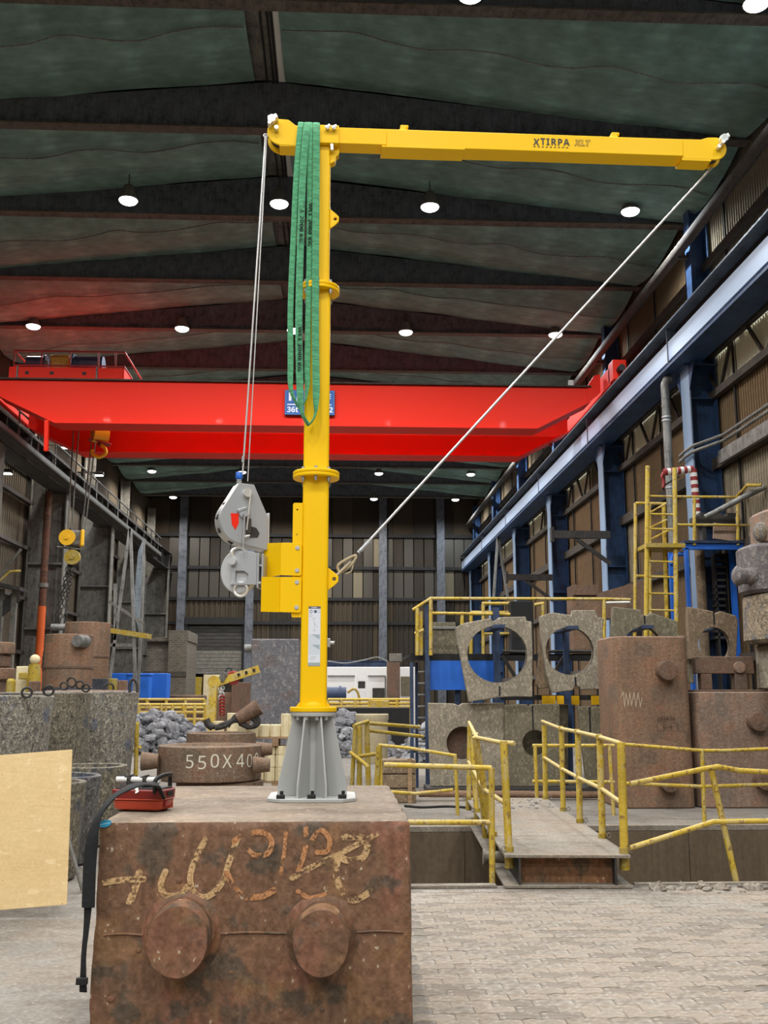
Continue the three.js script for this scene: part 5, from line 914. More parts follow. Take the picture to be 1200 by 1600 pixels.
plate('dark brown backing plate seen through the round hole of the leftmost lower plate', Z8([[140, 700], [500, 700], [500, 1140], [140, 1140]]), null, 18.25, 0.04, M.ingotDark);
plate('grey plate half hidden between the two lower plates, dark opening', Z8([[420, 676], [930, 676], [930, 1140], [420, 1140]]), [797, 1155, 20, 34], 18.35, 0.1, M.plateGreen);
plate('smooth grey plate with a small round hole, middle of the lower row', Z8([[558, 682], [680, 676], [700, 690], [716, 676], [880, 674], [884, 1140], [560, 1140]]), [836, 1161, 20.5, 21], 17.9, 0.1, M.plateGreen, { slit: [[832, 1103, 1140]] });
plate('grey plate beside the tall mould, rightmost of the lower row', Z8([[985, 690], [1060, 688], [1068, 704], [1090, 690], [1330, 690], [1330, 1140], [1040, 1140]]), [961, 1165, 27, 31], 17.7, 0.12, M.plateGreen, { slit: [[921, 1105, 1150]] });
solo('plate_sill', [box2(1.55, 5.1, 0, 0.13, -17.6, -18.5)], M.darkSteel, 'dark steel sill under the lower row of plates', 'sill');
// ------------------------------------------------------------------ blue rack and work platform
{
  const c = thing('rack_platform', 'blue steel rack and platform with yellow railing behind the holed plates', 'platform');
  const pb = (name, x0, x1, y0, y1, d, t, mat) => { const a = P(x0, y1, d), b = P(x1, y0, d); return mesh(name, box2(a.x, b.x, a.y, b.y, -d, -d - t), mat, c); };
  const leg = (x0, x1, y0, d, mat = M.blue) => { const a = P(x0, y0, d), b = P(x1, y0, d); return mesh('leg', box2(a.x, b.x, 0, a.y, -d, -d - 0.14), mat, c); };
  pb('front_panel', 664, 780, 1032, 1078, 18.9, 0.03, M.brightBlue).userData.label = 'bright blue sheet panel';
  pb('deck_beam', 640, 985, 1024, 1032, 18.9, 0.1, M.blackSteel); pb('deck', 640, 985, 1022, 1026, 18.95, 2.2, M.blackSteel);
  leg(641, 646, 1035, 18.9, M.blue); leg(649, 653, 1035, 19.3, M.blue); leg(664, 671, 945, 18.75); leg(711, 719, 1078, 19.0, M.blue); leg(771, 780, 949, 18.6, M.blue); leg(881, 889, 981, 18.6); leg(941, 949, 1026, 18.7);
  for (let i = 0; i < 9; i++) { const y = 1050 + i * 18; mesh('rung', rod(P(653, y, 19), P(664, y, 19), 0.022), M.paleSteel, c); }
  for (const [x, y] of [[777, 977], [890, 979], [1005, 978], [1116, 979]]) { const q = P(x, y, 17.75), w = 0.09; mesh('hanger_arm', box2(q.x - w, q.x + w, q.y - 0.06, q.y - 0.005, -17.45, -18.8), M.blue, c); }
  pb('cross_beam', 780, 960, 1086, 1094, 18.75, 0.1, M.blackSteel);
  for (const [a, b] of [[848, 868], [871, 881], [893, 905], [925, 938], [948, 958], [960, 972]]) pb('yellow_stop', a, b, 1087, 1101, 18.64, 0.06, M.hookYellow);
  for (const [x, y, x2, y2] of [[785, 1018, 830, 1019], [845, 1018, 935, 1018]]) mesh('mid_bar', rod(P(x, y, 18.9), P(x2, y2, 18.9), 0.03), M.darkSteel, c);
  mesh('brace', bar(P(785, 1025, 18.8), P(808, 1062, 18.8), 0.06, 0.06), M.darkSteel, c); mesh('brace', bar(P(868, 1048, 18.8), P(884, 1022, 18.8), 0.06, 0.06), M.darkSteel, c);
  const rl = (pts, d, r = 0.028, m = M.oldYellow) => mesh('rail', path(pts.map(([x, y]) => P(x, y, d)), r, 8), m, c), po = (x, y0, y1, d, m = M.oldYellow) => mesh('post', rod(P(x, y1, d), P(x, y0, d), 0.036, 0.036, 8), m, c);
  rl([[645, 953], [665, 940], [673, 935], [944, 936], [985, 937]], 18.7); rl([[673, 958], [797, 960]], 18.7); rl([[648, 990], [662, 984]], 18.7); po(652, 950, 1024, 18.7); po(658, 955, 1024, 18.8); po(673, 936, 1024, 18.7); po(722, 956, 1024, 18.72); po(944, 937, 1024, 18.7);
  rl([[753, 943], [797, 943]], 20.4, 0.034); rl([[735, 957], [797, 957]], 20.4, 0.034); po(755, 943, 1024, 20.4); po(736, 956, 1024, 20.4); rl([[835, 945], [850, 943]], 20.4, 0.034); po(848, 943, 1024, 20.4); rl([[755, 990], [797, 990]], 20.4);
  rl([[944, 942], [984, 941]], 18.9, 0.022, M.white);
  done(c);
  const bx3 = (name, label, cat, x0, x1, y0, y1, d, t, mat, b = 0.02) => { const p = P(x0, y1, d), q = P(x1, y0, d), o = solo(name, rb(q.x - p.x, q.y - p.y, t, b, (p.x + q.x) / 2, (p.y + q.y) / 2, -d - t / 2), mat, label, cat); return o; };
  const g = thing('sheet_hopper', 'pale grey sheet metal hopper on the blue platform behind the yellow posts', 'hopper');
  { const p = P(676, 1022, 19.4), q = P(716, 972, 19.4); mesh('body', warp(rb(q.x - p.x, q.y - p.y, 0.5, 0.01, (p.x + q.x) / 2, (p.y + q.y) / 2, -19.7), (v) => { v.x += (v.y - p.y) * -0.08; }), M.plateGreen, g); mesh('rim', rb(q.x - p.x + 0.04, 0.05, 0.54, 0.01, (p.x + q.x) / 2 - 0.03, q.y - 0.11, -19.7), M.paleSteel, g); done(g); }
  bx3('control_box', 'dark square box on the platform between the yellow rails', 'box', 800, 833, 939, 1021, 20.1, 0.4, M.blackSteel);
  const r = thing('rusty_crate', 'rust red crate with a grey notched lid on the platform', 'crate'); { const p = P(897, 1021, 19.9), q = P(932, 931, 19.9); mesh('body', box2(p.x, q.x, p.y, q.y, -19.9, -20.4), M.ingotRed, r); const a = P(896, 930, 19.9), b = P(933, 914, 19.9); mesh('lid', [box2(a.x, b.x, a.y, a.y + 0.11, -19.85, -20.45), box2(a.x, a.x + 0.12, a.y + 0.11, b.y, -19.85, -20.45), box2(b.x - 0.2, b.x, a.y + 0.11, b.y, -19.85, -20.45)], M.ingotDark, r); done(r); }
  { const t = thing('rusty_trough', 'long rusty sloping trough beneath the second blue column', 'trough'), a = P(930, 928, 21.5), b = P(1012, 905, 21.5), h = 0.55; mesh('side', ext(shape([[a.x, a.y - h], [b.x, b.y - h - 0.2], [b.x, b.y], [a.x, a.y]]), 0.05).translate(0, 0, -21.5), M.ingotRed, t); mesh('side', ext(shape([[a.x, a.y - h], [b.x, b.y - h - 0.2], [b.x, b.y], [a.x, a.y]]), 0.05).translate(0, 0, -22.1), M.ingotRed, t); mesh('bottom', bar(V(a.x, a.y - h + 0.02, -21.8), V(b.x, b.y - h - 0.18, -21.8), 0.6, 0.04), M.ingotDark, t); for (const s of [0.15, 0.85]) { const x = a.x + (b.x - a.x) * s; mesh('leg', box2(x - 0.06, x + 0.06, 0, a.y - h, -21.7, -21.85), M.blackSteel, t); } done(t); }
}
{ // caged yellow ladder and second platform
  const c = thing('access_ladder', 'tall yellow caged ladder up to the blue platform at the right', 'ladder');
  const up = (x0, y0, x1, y1, d, r, m = M.oldYellow) => mesh('stile', rod(P(x0, y0, d), P(x1, y1, d), r, r, 8), m, c), bt = (x0, y0, x1, y1, d, r = 0.02, d2 = d) => mesh('rung', rod(P(x0, y0, d), P(x1, y1, d2), r, r, 6), M.oldYellow, c);
  up(1009, 1026, 1012, 728, 18.7, 0.045); up(1058, 1070, 1054, 731, 18.7, 0.045); up(1044, 1050, 1037, 787, 19.0, 0.04); up(1017, 1020, 1015, 787, 19.0, 0.03); up(992, 1026, 993, 786, 19.2, 0.035);
  for (const y of [775, 803, 826, 877, 901, 927, 953, 978, 1003]) bt(1011, y, 1056, y + 1, 18.72);
  bt(993, 786, 1041, 787, 19.1, 0.03, 19.0); bt(994, 900, 1044, 901, 19.1, 0.03); bt(1012, 803, 1040, 787, 18.8, 0.02); bt(1012, 826, 1042, 812, 18.85, 0.02); bt(1012, 845, 1050, 826, 18.85, 0.02);
  const p = P(1008, 856, 18.7), q = P(1068, 850, 18.7); mesh('landing', box2(p.x, q.x, p.y, q.y, -18.6, -19.3), M.dirtyYellow, c);
  done(c);
  const b = thing('work_platform', 'bright blue platform with yellow railing behind the stack at the right', 'platform');
  const pb = (name, x0, x1, y0, y1, d, t, mat) => { const a = P(x0, y1, d), e = P(x1, y0, d); return mesh(name, box2(a.x, e.x, a.y, e.y, -d, -d - t), mat, b); };
  pb('deck_beam', 1069, 1178, 848, 858, 19.5, 0.12, M.brightBlue); pb('deck', 1069, 1178, 845, 848, 19.45, 0.75, M.blue);
  for (const [x, w, d] of [[1073, 5, 19.5], [1048, 5, 20.2], [1144, 7, 20.05]]) { const a = P(x - w / 2, 856, d), e = P(x + w / 2, 856, d); mesh('leg', box2(a.x, e.x, 0, a.y, -d, -d - 0.1), M.brightBlue, b); }
  mesh('brace', curve([P(1072, 866, 20), P(1060, 866, 20.1), P(1051, 870, 20.2), P(1048, 882, 20.2)], 0.045, 20, 8), M.brightBlue, b);
  for (const y of [776, 820]) mesh('rail', rod(P(1058, y, 19.5), P(1180, y + 1, 19.5), 0.026, 0.026, 8), M.oldYellow, b); for (const x of [1085, 1153]) mesh('post', rod(P(x, 852, 19.5), P(x, 776, 19.5), 0.034, 0.034, 8), M.oldYellow, b);
  mesh('back_rail', path([P(1152, 775, 19.7), P(1168, 758, 18.6), P(1190, 758, 18.4)], 0.03, 8), M.oldYellow, b);
  done(b);
  solo('notched_bar', (() => { const o = [], a = P(1088, 815, 19.8), e = P(1150, 805, 19.8); o.push(box2(a.x, e.x, a.y - 0.05, a.y + 0.12, -19.85, -20.2)); for (let i = 0; i < 3; i++) { const x = a.x + 0.1 + i * 0.28; o.push(box2(x, x + 0.17, a.y + 0.12, a.y + 0.19, -19.85, -20.2)); } for (const x of [a.x + 0.15, a.x + 0.7]) o.push(box2(x, x + 0.08, P(1100, 847, 19.8).y, a.y, -19.9, -20.1)); return o; })(), M.darkSteel, 'grey notched steel bar lying along the right platform', 'bar');
  solo('tilted_plate', [put(rb(0.45, 0.34, 0.05, 0.01), ...P(1132, 832, 19.62).toArray(), -0.2, 0, -0.15)], M.ingot, 'small brown plate leaning on the right platform', 'plate');
  solo('chute_pipe', rod(P(1102, 808, 19.2), P(1195, 760, 18.6), 0.05, 0.06, 12), M.paleSteel, 'pale slanting pipe above the right platform', 'pipe');
  // red and white barrier pole
  const s = thing('striped_pole', 'red and white striped bent barrier pole beside the ladder', 'pole'), pts = [P(1037, 738, 20.42), P(1083, 733, 20.42), P(1090, 812, 20.42)];
  for (const [a, e, n] of [[pts[0], pts[1], 9], [pts[1], pts[2], 13]]) for (let i = 0; i < n; i++) mesh('band', rod(a.clone().lerp(e, i / n), a.clone().lerp(e, (i + 1) / n), 0.075, 0.075, 12), i % 2 ? M.white : M.signRed, s);
  mesh('lower_pole', rod(pts[2], P(1101, 1010, 20.42).setY(0), 0.1, 0.1, 12), M.plateBrown, s, 'bare lower pole'); mesh('hook_end', curve([P(1037, 738, 20.42), P(1034, 745, 20.42), P(1037, 752, 20.42), P(1036, 762, 20.42)], 0.03, 16, 6), M.signRed, s); mesh('stay', rod(P(1040, 757, 20.42), P(1062, 744, 20.42), 0.02), M.darkSteel, s);
  done(s);
  solo('louvre_stack', Array.from({ length: 14 }, (_, i) => { const a = P(1118, 868 + i * 10, 20.3), e = P(1134, 868 + i * 10, 20.3); return put(box2(a.x, e.x, a.y, a.y + 0.05, -20.3, -20.5), 0, 0, 0); }).concat([box2(P(1116, 870, 20.3).x, P(1118, 870, 20.3).x, 0, P(1126, 866, 20.3).y, -20.3, -20.5), box2(P(1134, 870, 20.3).x, P(1136, 870, 20.3).x, 0, P(1126, 866, 20.3).y, -20.3, -20.5)]), M.darkSteel, 'dark slatted louvre frame under the right platform', 'louvre');
}

// ------------------------------------------------------------------ left side: board, pots, moulds
{
  const a = P(112, 1190, 8.5), b = P(105, 1405, 8.26); b.y = 0.004;
  const w = 1.22, up = a.clone().sub(b), h = up.length(), y = up.normalize(), x = V(1, 0.02, 0.04).normalize(), z = x.clone().cross(y).normalize(); x.copy(y).cross(z);
  const g = new RoundedBoxGeometry(w, h, 0.012, 1, 0.002).translate(-w / 2, h / 2, 0).applyMatrix4(new THREE.Matrix4().makeBasis(x, y, z).setPosition(b));
  const t = solo('plywood_board', g, M.ply, 'large bare plywood board leaning on the pots at the left edge', 'board'); t.position.y = 0.004;
}
function pot(label, x, z, r, h, mat, inner, group) {                       // open slag pot with thick rim, narrower foot
  const t = thing('slag_pot', label, 'pot', group), f = 0.86;
  const g = lathe([[0.001, 0.0], [r * f - 0.03, 0], [r * f, 0.03], [r - 0.005, h - 0.03], [r, h - 0.01], [r - 0.012, h], [r - 0.05, h], [r - 0.062, h - 0.012], [r * f - 0.08, 0.12], [0.001, 0.1]], 64, 0, 0, 0);
  warp(g, (v) => { const a = Math.atan2(v.z, v.x) / 6.2832 + 1, w = 1 + 0.018 * (fbm(a % 1, (v.y * 0.4 + 2) % 1, 10, 7, Math.round(x * 100 + 900), 3) - 0.5); v.x *= w; v.z *= w; v.y += 0.012 * sst(h - 0.1, h, v.y) * (fbm(a % 1, 0.4, 8, 2, Math.round(z * 90 + 3000), 2) - 0.5); });
  mesh('shell', g.translate(x, 0, z), mat, t);
  mesh('weld_seam', rod(V(x + r * f * 0.5, 0.02, z + r * f * 0.866), V(x + r * 0.5, h - 0.02, z + r * 0.866), 0.008, 0.008, 6), mat, t);
  return t;
}
const ring3 = (p, r, t, tilt = 0.2) => put(new THREE.TorusGeometry(r, t, 8, 24), p.x, p.y, p.z, tilt, rr(-0.4, 0.4), 0);
{
  done(pot('small grey slag pot nearest the board', -2.75, -9.95, 0.43, 0.87, M.crustDark));
  const b = pot('small slag pot with blue smears, second behind the board', -2.84, -10.88, 0.45, 0.86, M.crustBlue); done(b);
  const c = pot('small slag pot with a lifting ring on its rim, farthest of the small pots', -2.86, -12.25, 0.46, 0.87, M.crustDark); mesh('lifting_ring', ring3(V(-3.0, 0.93, -11.82), 0.045, 0.011), M.darkSteel, c); done(c);
  const d = pot('big pale crusted slag pot at the left edge', -4.22, -12.75, 0.8, 1.66, M.crust); for (const [x, y] of [[42, 1082], [76, 1079]]) mesh('lifting_ring', ring3(P(x, y, 12.2), 0.055, 0.014), M.darkSteel, d); mesh('lid', lathe([[0.001, 0.04], [0.7, 0.03], [0.74, 0]], 40, -4.22, 1.6, -12.75), M.slab, d); done(d);
  const e = pot('big dark slag pot with a blue smear, between the two pale pots', -4.12, -14.45, 0.76, 1.7, M.crustDark); for (const [x, y] of [[100, 1072], [125, 1070], [134, 1075]]) mesh('lifting_ring', ring3(P(x, y, 14.1), 0.05, 0.013), M.darkSteel, e); mesh('lid', lathe([[0.001, 0.05], [0.66, 0.04], [0.7, 0]], 40, -4.12, 1.66, -14.45), M.slab, e); done(e);
  const f = pot('big brownish slag pot, farthest of the three big pots', -3.78, -16.05, 0.76, 1.72, M.crust); mesh('lid', lathe([[0.001, 0.06], [0.6, 0.05], [0.7, 0]], 40, -3.78, 1.69, -16.05), M.ingotDark, f); for (const [x, y] of [[112, 1066], [170, 1075]]) mesh('lifting_ring', ring3(P(x, y, 16), 0.07, 0.016), M.darkSteel, f); mesh('lifting_ring', curve([P(203, 1082, 15.6), P(203, 1068, 15.6), P(208, 1061, 15.6), P(214, 1068, 15.6), P(215, 1082, 15.6)], 0.022, 20, 8), M.darkSteel, f); done(f);
  solo('prop_bar', rod(P(104, 1300, 9.35), P(131, 1348, 9.3).setY(0.015), 0.016, 0.016, 8), M.paleSteel, 'thin steel bar leaning beside the nearest small pot', 'bar');
  railing('pot_railing', 'short yellow railing behind the small pots', [[foot(218, 17), P(214, 1132, 17)], [foot(205, 17.4), P(203, 1150, 17.4)], [foot(193, 18), P(192, 1160, 18)]], [[P(203, 1136, 17.3), P(215, 1130, 17)], [P(206, 1175, 17.3), P(219, 1167, 17)]], M.oldYellow, 0.03);
  // rusty moulds farther back
  for (const [label, x0, x1, y1, d, studs] of [['rusty banded round mould with one stub, in front of its taller twin', 62, 138, 990, 19.6, [[127, 1002]]], ['taller rusty round mould behind, a stub on each side', 94, 165, 971, 21.2, [[88, 980], [160, 980]]]]) {
    const p = P(x0, y1, d), q = P(x1, y1, d), r = (q.x - p.x) / 2, x = (p.x + q.x) / 2, t = thing('round_mould', label, 'mould'), z = -d - r;
    mesh('shell', lathe([[0.001, p.y - 0.02], [r * 0.8, p.y - 0.02], [r * 0.82, p.y], [r * 0.985, p.y], [r, p.y - 0.015], [r, 0], [0.001, 0]], 48, x, 0, z), M.ingotRed, t);
    for (const [k, m, w] of [[0.78, M.ingotDark, 0.03], [0.56, M.shinyBand, 0.24], [0.46, M.ingotDark, 0.03]]) mesh('band', lathe([[r, -w], [r + 0.012, 0.005 - w], [r + 0.012, w - 0.005], [r, w]], 48, x, p.y * k, z), m, t);
    for (const [sx, sy] of studs) { const s = P(sx, sy, studs.length > 1 ? d + r : d + 0.08); const side = studs.length > 1 ? (sx < 120 ? 1 : -1) : 0; mesh('stub', side ? cyl(0.07, 0.07, 0.3, 18, s.x + side * 0.05, s.y, s.z, 0, 0, Math.PI / 2) : cyl(0.11, 0.12, 0.3, 22, s.x, s.y, s.z, Math.PI / 2, 0, 0.3), M.paleSteel, t, 'bright worn stub'); }
    done(t);
  }
  const mk = (name, label, cat, x0, x1, y0, y1, d, t, mat, b = 0.02) => { const p = P(x0, y0, d), q = P(x1, y1, d); return solo(name, rb(q.x - p.x, q.y, t, b, (p.x + q.x) / 2, q.y / 2, -d - t / 2), mat, label, cat); };
  mk('cabinet', 'cream machine cabinet left of the rusty banded mould', 'cabinet', 22, 48, 1090, 1041, 18.5, 0.4, M.cream);
  const y = thing('valve_stand', 'yellow valve stand beside the cream cabinet', 'stand'); { const p = P(53, 1060, 18.3); mesh('body', [cyl(0.1, 0.13, 0.5, 16, p.x, 1.95, p.z), cyl(0.05, 0.05, 1.7, 12, p.x, 0.85, p.z), rb(0.3, 0.12, 0.12, 0.02, p.x - 0.1, 2.0, p.z)], M.dirtyYellow, y); mesh('bottle', [new THREE.SphereGeometry(0.09, 16, 12).translate(p.x, 2.28, p.z)], M.cream, y); done(y); }
  mk('drum', 'olive yellow drum at the left edge behind the big pots', 'drum', 6, 21, 1100, 1060, 17.6, 0.2, M.dirtyYellow, 0.06);
  mk('rusty_box', 'rusty box beside the yellow valve stand', 'box', 42, 58, 1100, 1064, 17.8, 0.25, M.ingotDark);
  mk('olive_box', 'small olive box on end right of the tall rusty mould', 'box', 166, 180, 1090, 1060, 22, 0.3, M.dirtyYellow);
  mk('rusty_box', 'brown box between the olive box and the blue container', 'box', 183, 196, 1090, 1063, 22.4, 0.3, M.ingotRed);
  for (let i = 0; i < 4; i++) { const p = P(2, 1004 + i * 20, 20.5 + i * 0.01); const t = thing('mould_ring', `rusty mould ring in the dark stack at the left edge, ${['topmost', 'second from the top', 'third from the top', 'lowest'][i]}`, 'ring'); const h = i === 3 ? p.y : 0.23, r = 0.42 - (i % 2) * 0.07; mesh('body', lathe([[r * 0.6, 0], [r, 0], [r + 0.02, 0.02], [r + 0.02, h - 0.02], [r, h], [r * 0.6, h]], 36, p.x - 0.18, p.y - h, p.z), i % 2 ? M.ingotDark : M.ingotRed, t); done(t); }
  const b1 = thing('container', 'bright blue container, the nearer and lower of two at the left', 'container'), b2 = thing('container', 'blue container with open black top, behind the nearer blue one', 'container');
  { const p = P(197, 1053, 40), q = P(233, 1053, 40), lo = 1.5; mesh('base_frame', box2(p.x + 0.05, q.x - 0.05, 0, lo, -40.1, -40.7), M.ingotDark, b1); mesh('body', rb(q.x - p.x, p.y - lo, 0.7, 0.03, (p.x + q.x) / 2, (p.y + lo) / 2, -40.4), M.brightBlue, b1); mesh('rim', rb(q.x - p.x + 0.06, 0.08, 0.76, 0.02, (p.x + q.x) / 2, p.y - 0.02, -40.4), M.brightBlue, b1); done(b1);
    const a = P(172, 1052, 41.6), e = P(262, 1052, 41.6); mesh('base_frame', box2(a.x + 0.05, e.x - 0.05, 0, lo, -41.7, -42.2), M.ingotDark, b2); mesh('body', rb(e.x - a.x, a.y - lo, 0.9, 0.03, (a.x + e.x) / 2, (a.y + lo) / 2, -41.95), M.brightBlue, b2); mesh('dark_opening', box2(a.x + 0.05, e.x - 0.05, a.y, a.y + 0.02, -41.6, -42.3), M.black, b2); done(b2); }
  // braces and the pale panel on the far left columns
  const v = thing('cross_brace', 'pale steel braces in a tall vee in front of the left wall', 'brace'); for (const [x0, y0, x1, y1] of [[203, 826, 172, 1058], [204, 826, 211, 1050], [180, 912, 180, 1000]]) mesh('strut', bar(P(x0, y0, 38), P(x1, y1, 38), 0.12, 0.1), M.paleSteel, v);
  for (const [x0, y0, x1, y1, r] of [[171, 940, 225, 975, 0.05], [172, 1008, 208, 1008, 0.06], [172, 985, 236, 995, 0.09]]) mesh('cross_bar', bar(P(x0, y0, 38), P(x1, y1, 38), r * 2, r * 2), r > 0.08 ? M.dirtyYellow : M.leftColumn, v); const ft = [P(172, 1058, 38), P(211, 1050, 38)]; for (const p of ft) mesh('strut', bar(p, V(p.x, 0, p.z), 0.12, 0.1), M.paleSteel, v); done(v);
  const pp = thing('leaning_panel', 'tall pale blue panel leaning by the left braces', 'panel'); { const q = [[224, 843], [216, 862], [208, 950], [218, 990], [222, 900]].map(([x, y]) => { const p = P(x, y, 39.2); return [p.x, p.y]; }); mesh('sheet', ext(shape(q), 0.06, 0.01).translate(0, 0, -39.2), M.paleBlue, pp); mesh('post', bar(P(225, 842, 39.2), V(P(216, 1080, 39.2).x, 0, -39.2), 0.1, 0.1), M.paleSteel, pp); done(pp); }
  const st = thing('stair_landing', 'steel stair landing with pale yellow handrail at the left edge', 'stairs'); { mesh('landing', bar(P(-20, 910, 29), P(38, 922, 29), 0.8, 0.1), M.darkSteel, st); mesh('stringer', bar(P(-10, 965, 29), P(28, 930, 29), 0.12, 0.3), M.darkSteel, st); mesh('handrail', path([P(-5, 905, 29), P(33, 858, 29)], 0.045, 8), M.leftColumn, st); mesh('handrail', path([P(-5, 912, 28.8), P(15, 893, 28.8), P(32, 892, 28.8)], 0.03, 8), M.oldYellow, st); for (const x of [3, 24]) mesh('leg', bar(P(x, 920, 29), V(P(x, 920, 29).x, 0, -29), 0.14, 0.14), M.leftColumn, st); done(st); }
}
// ------------------------------------------------------------------ ring ladles and the yellow lifting arm
{
  const zc = -15.75, xc = P(318, 1185, 15).x;
  const ringGeo = (r, h, ri) => lathe([[ri, 0], [r - 0.02, 0], [r, 0.02], [r, h - 0.02], [r - 0.02, h], [ri, h], [ri, 0]], 64, 0, 0, 0);
  const lo = thing('mould_ring', 'low brown ring under the chalk-marked ring', 'ring'); mesh('body', put(ringGeo(0.64, 0.43, 0.4), xc + 0.16, 0, zc), M.ringMetal, lo); done(lo);
  const t = thing('mould_ring', 'large brown ring with stubs and white chalk figures', 'ring'); mesh('body', put(ringGeo(0.765, 0.5, 0.45), xc, 0.44, zc), M.ringMetal, t); mesh('sand_fill', put(cyl(0.46, 0.46, 0.06, 40, 0, 0.87, 0), xc, 0.0, zc), M.cream, t, 'pale sand inside');
  for (const [px, py, s, r] of [[246, 1190, -1, 0.12], [397, 1174, 1, 0.1], [402, 1196, 1, 0.11]]) { const p = P(px, py, 15.2); mesh('stub', put(cyl(r * 1.12, r * 0.85, 0.24, 28, 0, 0, 0, 0, 0, Math.PI / 2), xc + s * 0.8, p.y, zc + 0.45 + (r < 0.105 ? -0.5 : 0)), M.ringMetal, t); }
  // chalk figures wrapped round the ring
  const cc = document.createElement('canvas'); cc.width = 640; cc.height = 200; const cx = cc.getContext('2d'); cx.clearRect(0, 0, 640, 200); cx.fillStyle = 'rgba(226,220,200,0.85)'; cx.font = '128px sans-serif'; let hx = 0; for (const [ch, dy] of [['5', 0], ['5', 6], ['0', -4], ['X', 0], ['4', 0], ['0', 4], ['0', 0]]) { cx.fillText(ch, hx, 120 + dy); hx += ch === 'X' ? 104 : 88; }
  cx.fillStyle = 'rgba(220,214,196,0.5)'; for (let i = 0; i < 90; i++) { cx.beginPath(); cx.ellipse(rr(0, 640), rr(90, 196), rr(1, 5), rr(1, 4), 0, 0, 7); cx.fill(); }
  const ct = new THREE.CanvasTexture(cc); ct.colorSpace = THREE.SRGBColorSpace; ct.magFilter = THREE.LinearFilter;
  const ch = mesh('chalk_figures', new THREE.CylinderGeometry(0.768, 0.768, 0.4, 40, 1, true, -0.35, 1.7).translate(xc, 0.69, zc), new THREE.MeshStandardMaterial({ map: ct, transparent: true, roughness: 0.95 }), t, 'white chalk figures', true); ch.castShadow = false; done(t);
  const u = thing('mould_ring', 'smaller brown ring stack behind the chalk-marked ring, debris on top', 'ring'); const ux = P(343, 1150, 17).x; for (const [y, h, r] of [[0, 0.5, 0.6], [0.51, 0.56, 0.56]]) mesh('body', put(ringGeo(r, h, 0.3), ux, y, -17.25), M.ringMetal, u); mesh('filling', cyl(0.31, 0.31, 0.05, 30, ux, 1.0, -17.25), M.slab, u); done(u);
  const dz = 17.1, dd = thing('scrap_horn', 'dark bent horn and tangled slings lying on the ring', 'scrap'); const dq = (x, y) => P(x, y, dz);
  mesh('horn', [rod(dq(372, 1124), dq(405, 1104), 0.1, 0.14, 18)], M.ingotDark, dd); mesh('tangle', [curve([dq(324, 1134), dq(336, 1136), dq(352, 1130), dq(368, 1126), dq(385, 1120), dq(398, 1126), dq(398, 1134), dq(384, 1137)], 0.035, 40, 8), curve([dq(330, 1137), dq(348, 1133), dq(362, 1126), dq(378, 1129), dq(390, 1136)], 0.03, 30, 8), curve([dq(322, 1124), dq(326, 1132), dq(333, 1137)], 0.06, 14, 8), curve([dq(336, 1138), dq(352, 1134), dq(370, 1122), dq(390, 1116), dq(402, 1122), dq(402, 1132), dq(390, 1136), dq(374, 1130)], 0.04, 40, 8), curve([dq(356, 1136), dq(368, 1118), dq(384, 1114), dq(394, 1120)], 0.03, 20, 8)], M.darkSteel, dd);
  done(dd);
  const y = thing('jib_stand', 'worn yellow lifting arm with drilled jib and red shackle', 'jib'), L = (x, yy) => P(x, yy, 19.4);
  mesh('post', [bar(L(331, 1130), L(334, 1068), 0.17, 0.14), bar(V(L(331, 1130).x, 0, -19.4), L(331, 1132), 0.17, 0.14)], M.oldYellow, y); const a = L(326, 1068), b = L(405, 1045);
  mesh('knee', put(cyl(0.12, 0.12, 0.15, 24, 0, 0, 0, Math.PI / 2), ...L(335, 1066).toArray()), M.oldYellow, y);
  mesh('jib', bar(L(338, 1067), b, 0.14, 0.1, V(0, 0, 1)), M.oldYellow, y); for (const k of [0.6, 0.75, 0.9]) { const p = a.clone().lerp(b, k); mesh('hole', cyl(0.028, 0.028, 0.012, 14, p.x, p.y, p.z + 0.075, Math.PI / 2), M.black, y); }
  mesh('shackle', [ring3(L(364, 1059), 0.1, 0.03, 0), rod(L(358, 1068), L(372, 1066), 0.025)], M.redDull, y, 'dull red shackle'); mesh('loop', curve([L(352, 1050), L(356, 1044), L(362, 1046), L(362, 1056)], 0.02, 16, 6), M.darkSteel, y); mesh('chain', [0, 1, 2, 3, 4].map((i) => ring3(L(345 + (i % 2) * 2, 1070 + i * 5), 0.04, 0.014, 0)), M.zinc, y, 'bright chain'); mesh('chain', [0, 1, 2, 3, 4, 5].map((i) => ring3(L(347, 1090 + i * 5), 0.04, 0.014, 0.6)), M.redDull, y, 'rusty red chain'); mesh('clamp', bar(L(345, 1064), L(352, 1052), 0.14, 0.12), M.leftColumn, y);
  done(y);
  // dark slab mould
  const s = thing('slab_mould', 'big dark grey speckled slab mould behind the yellow mast', 'mould'); { const p = P(393, 998, 24), q = P(468, 998, 24); mesh('body', warp(rb(q.x - p.x, p.y, 0.9, 0.04, (p.x + q.x) / 2, p.y / 2, -24.45), (v) => { v.z += 0.01 * Math.sin(v.x * 9); }), M.slab, s); const e = P(389, 1013, 24.2); mesh('stub', cyl(0.09, 0.09, 0.25, 18, e.x + 0.02, e.y, e.z, 0, 0, Math.PI / 2), M.paleSteel, s); done(s); }
}
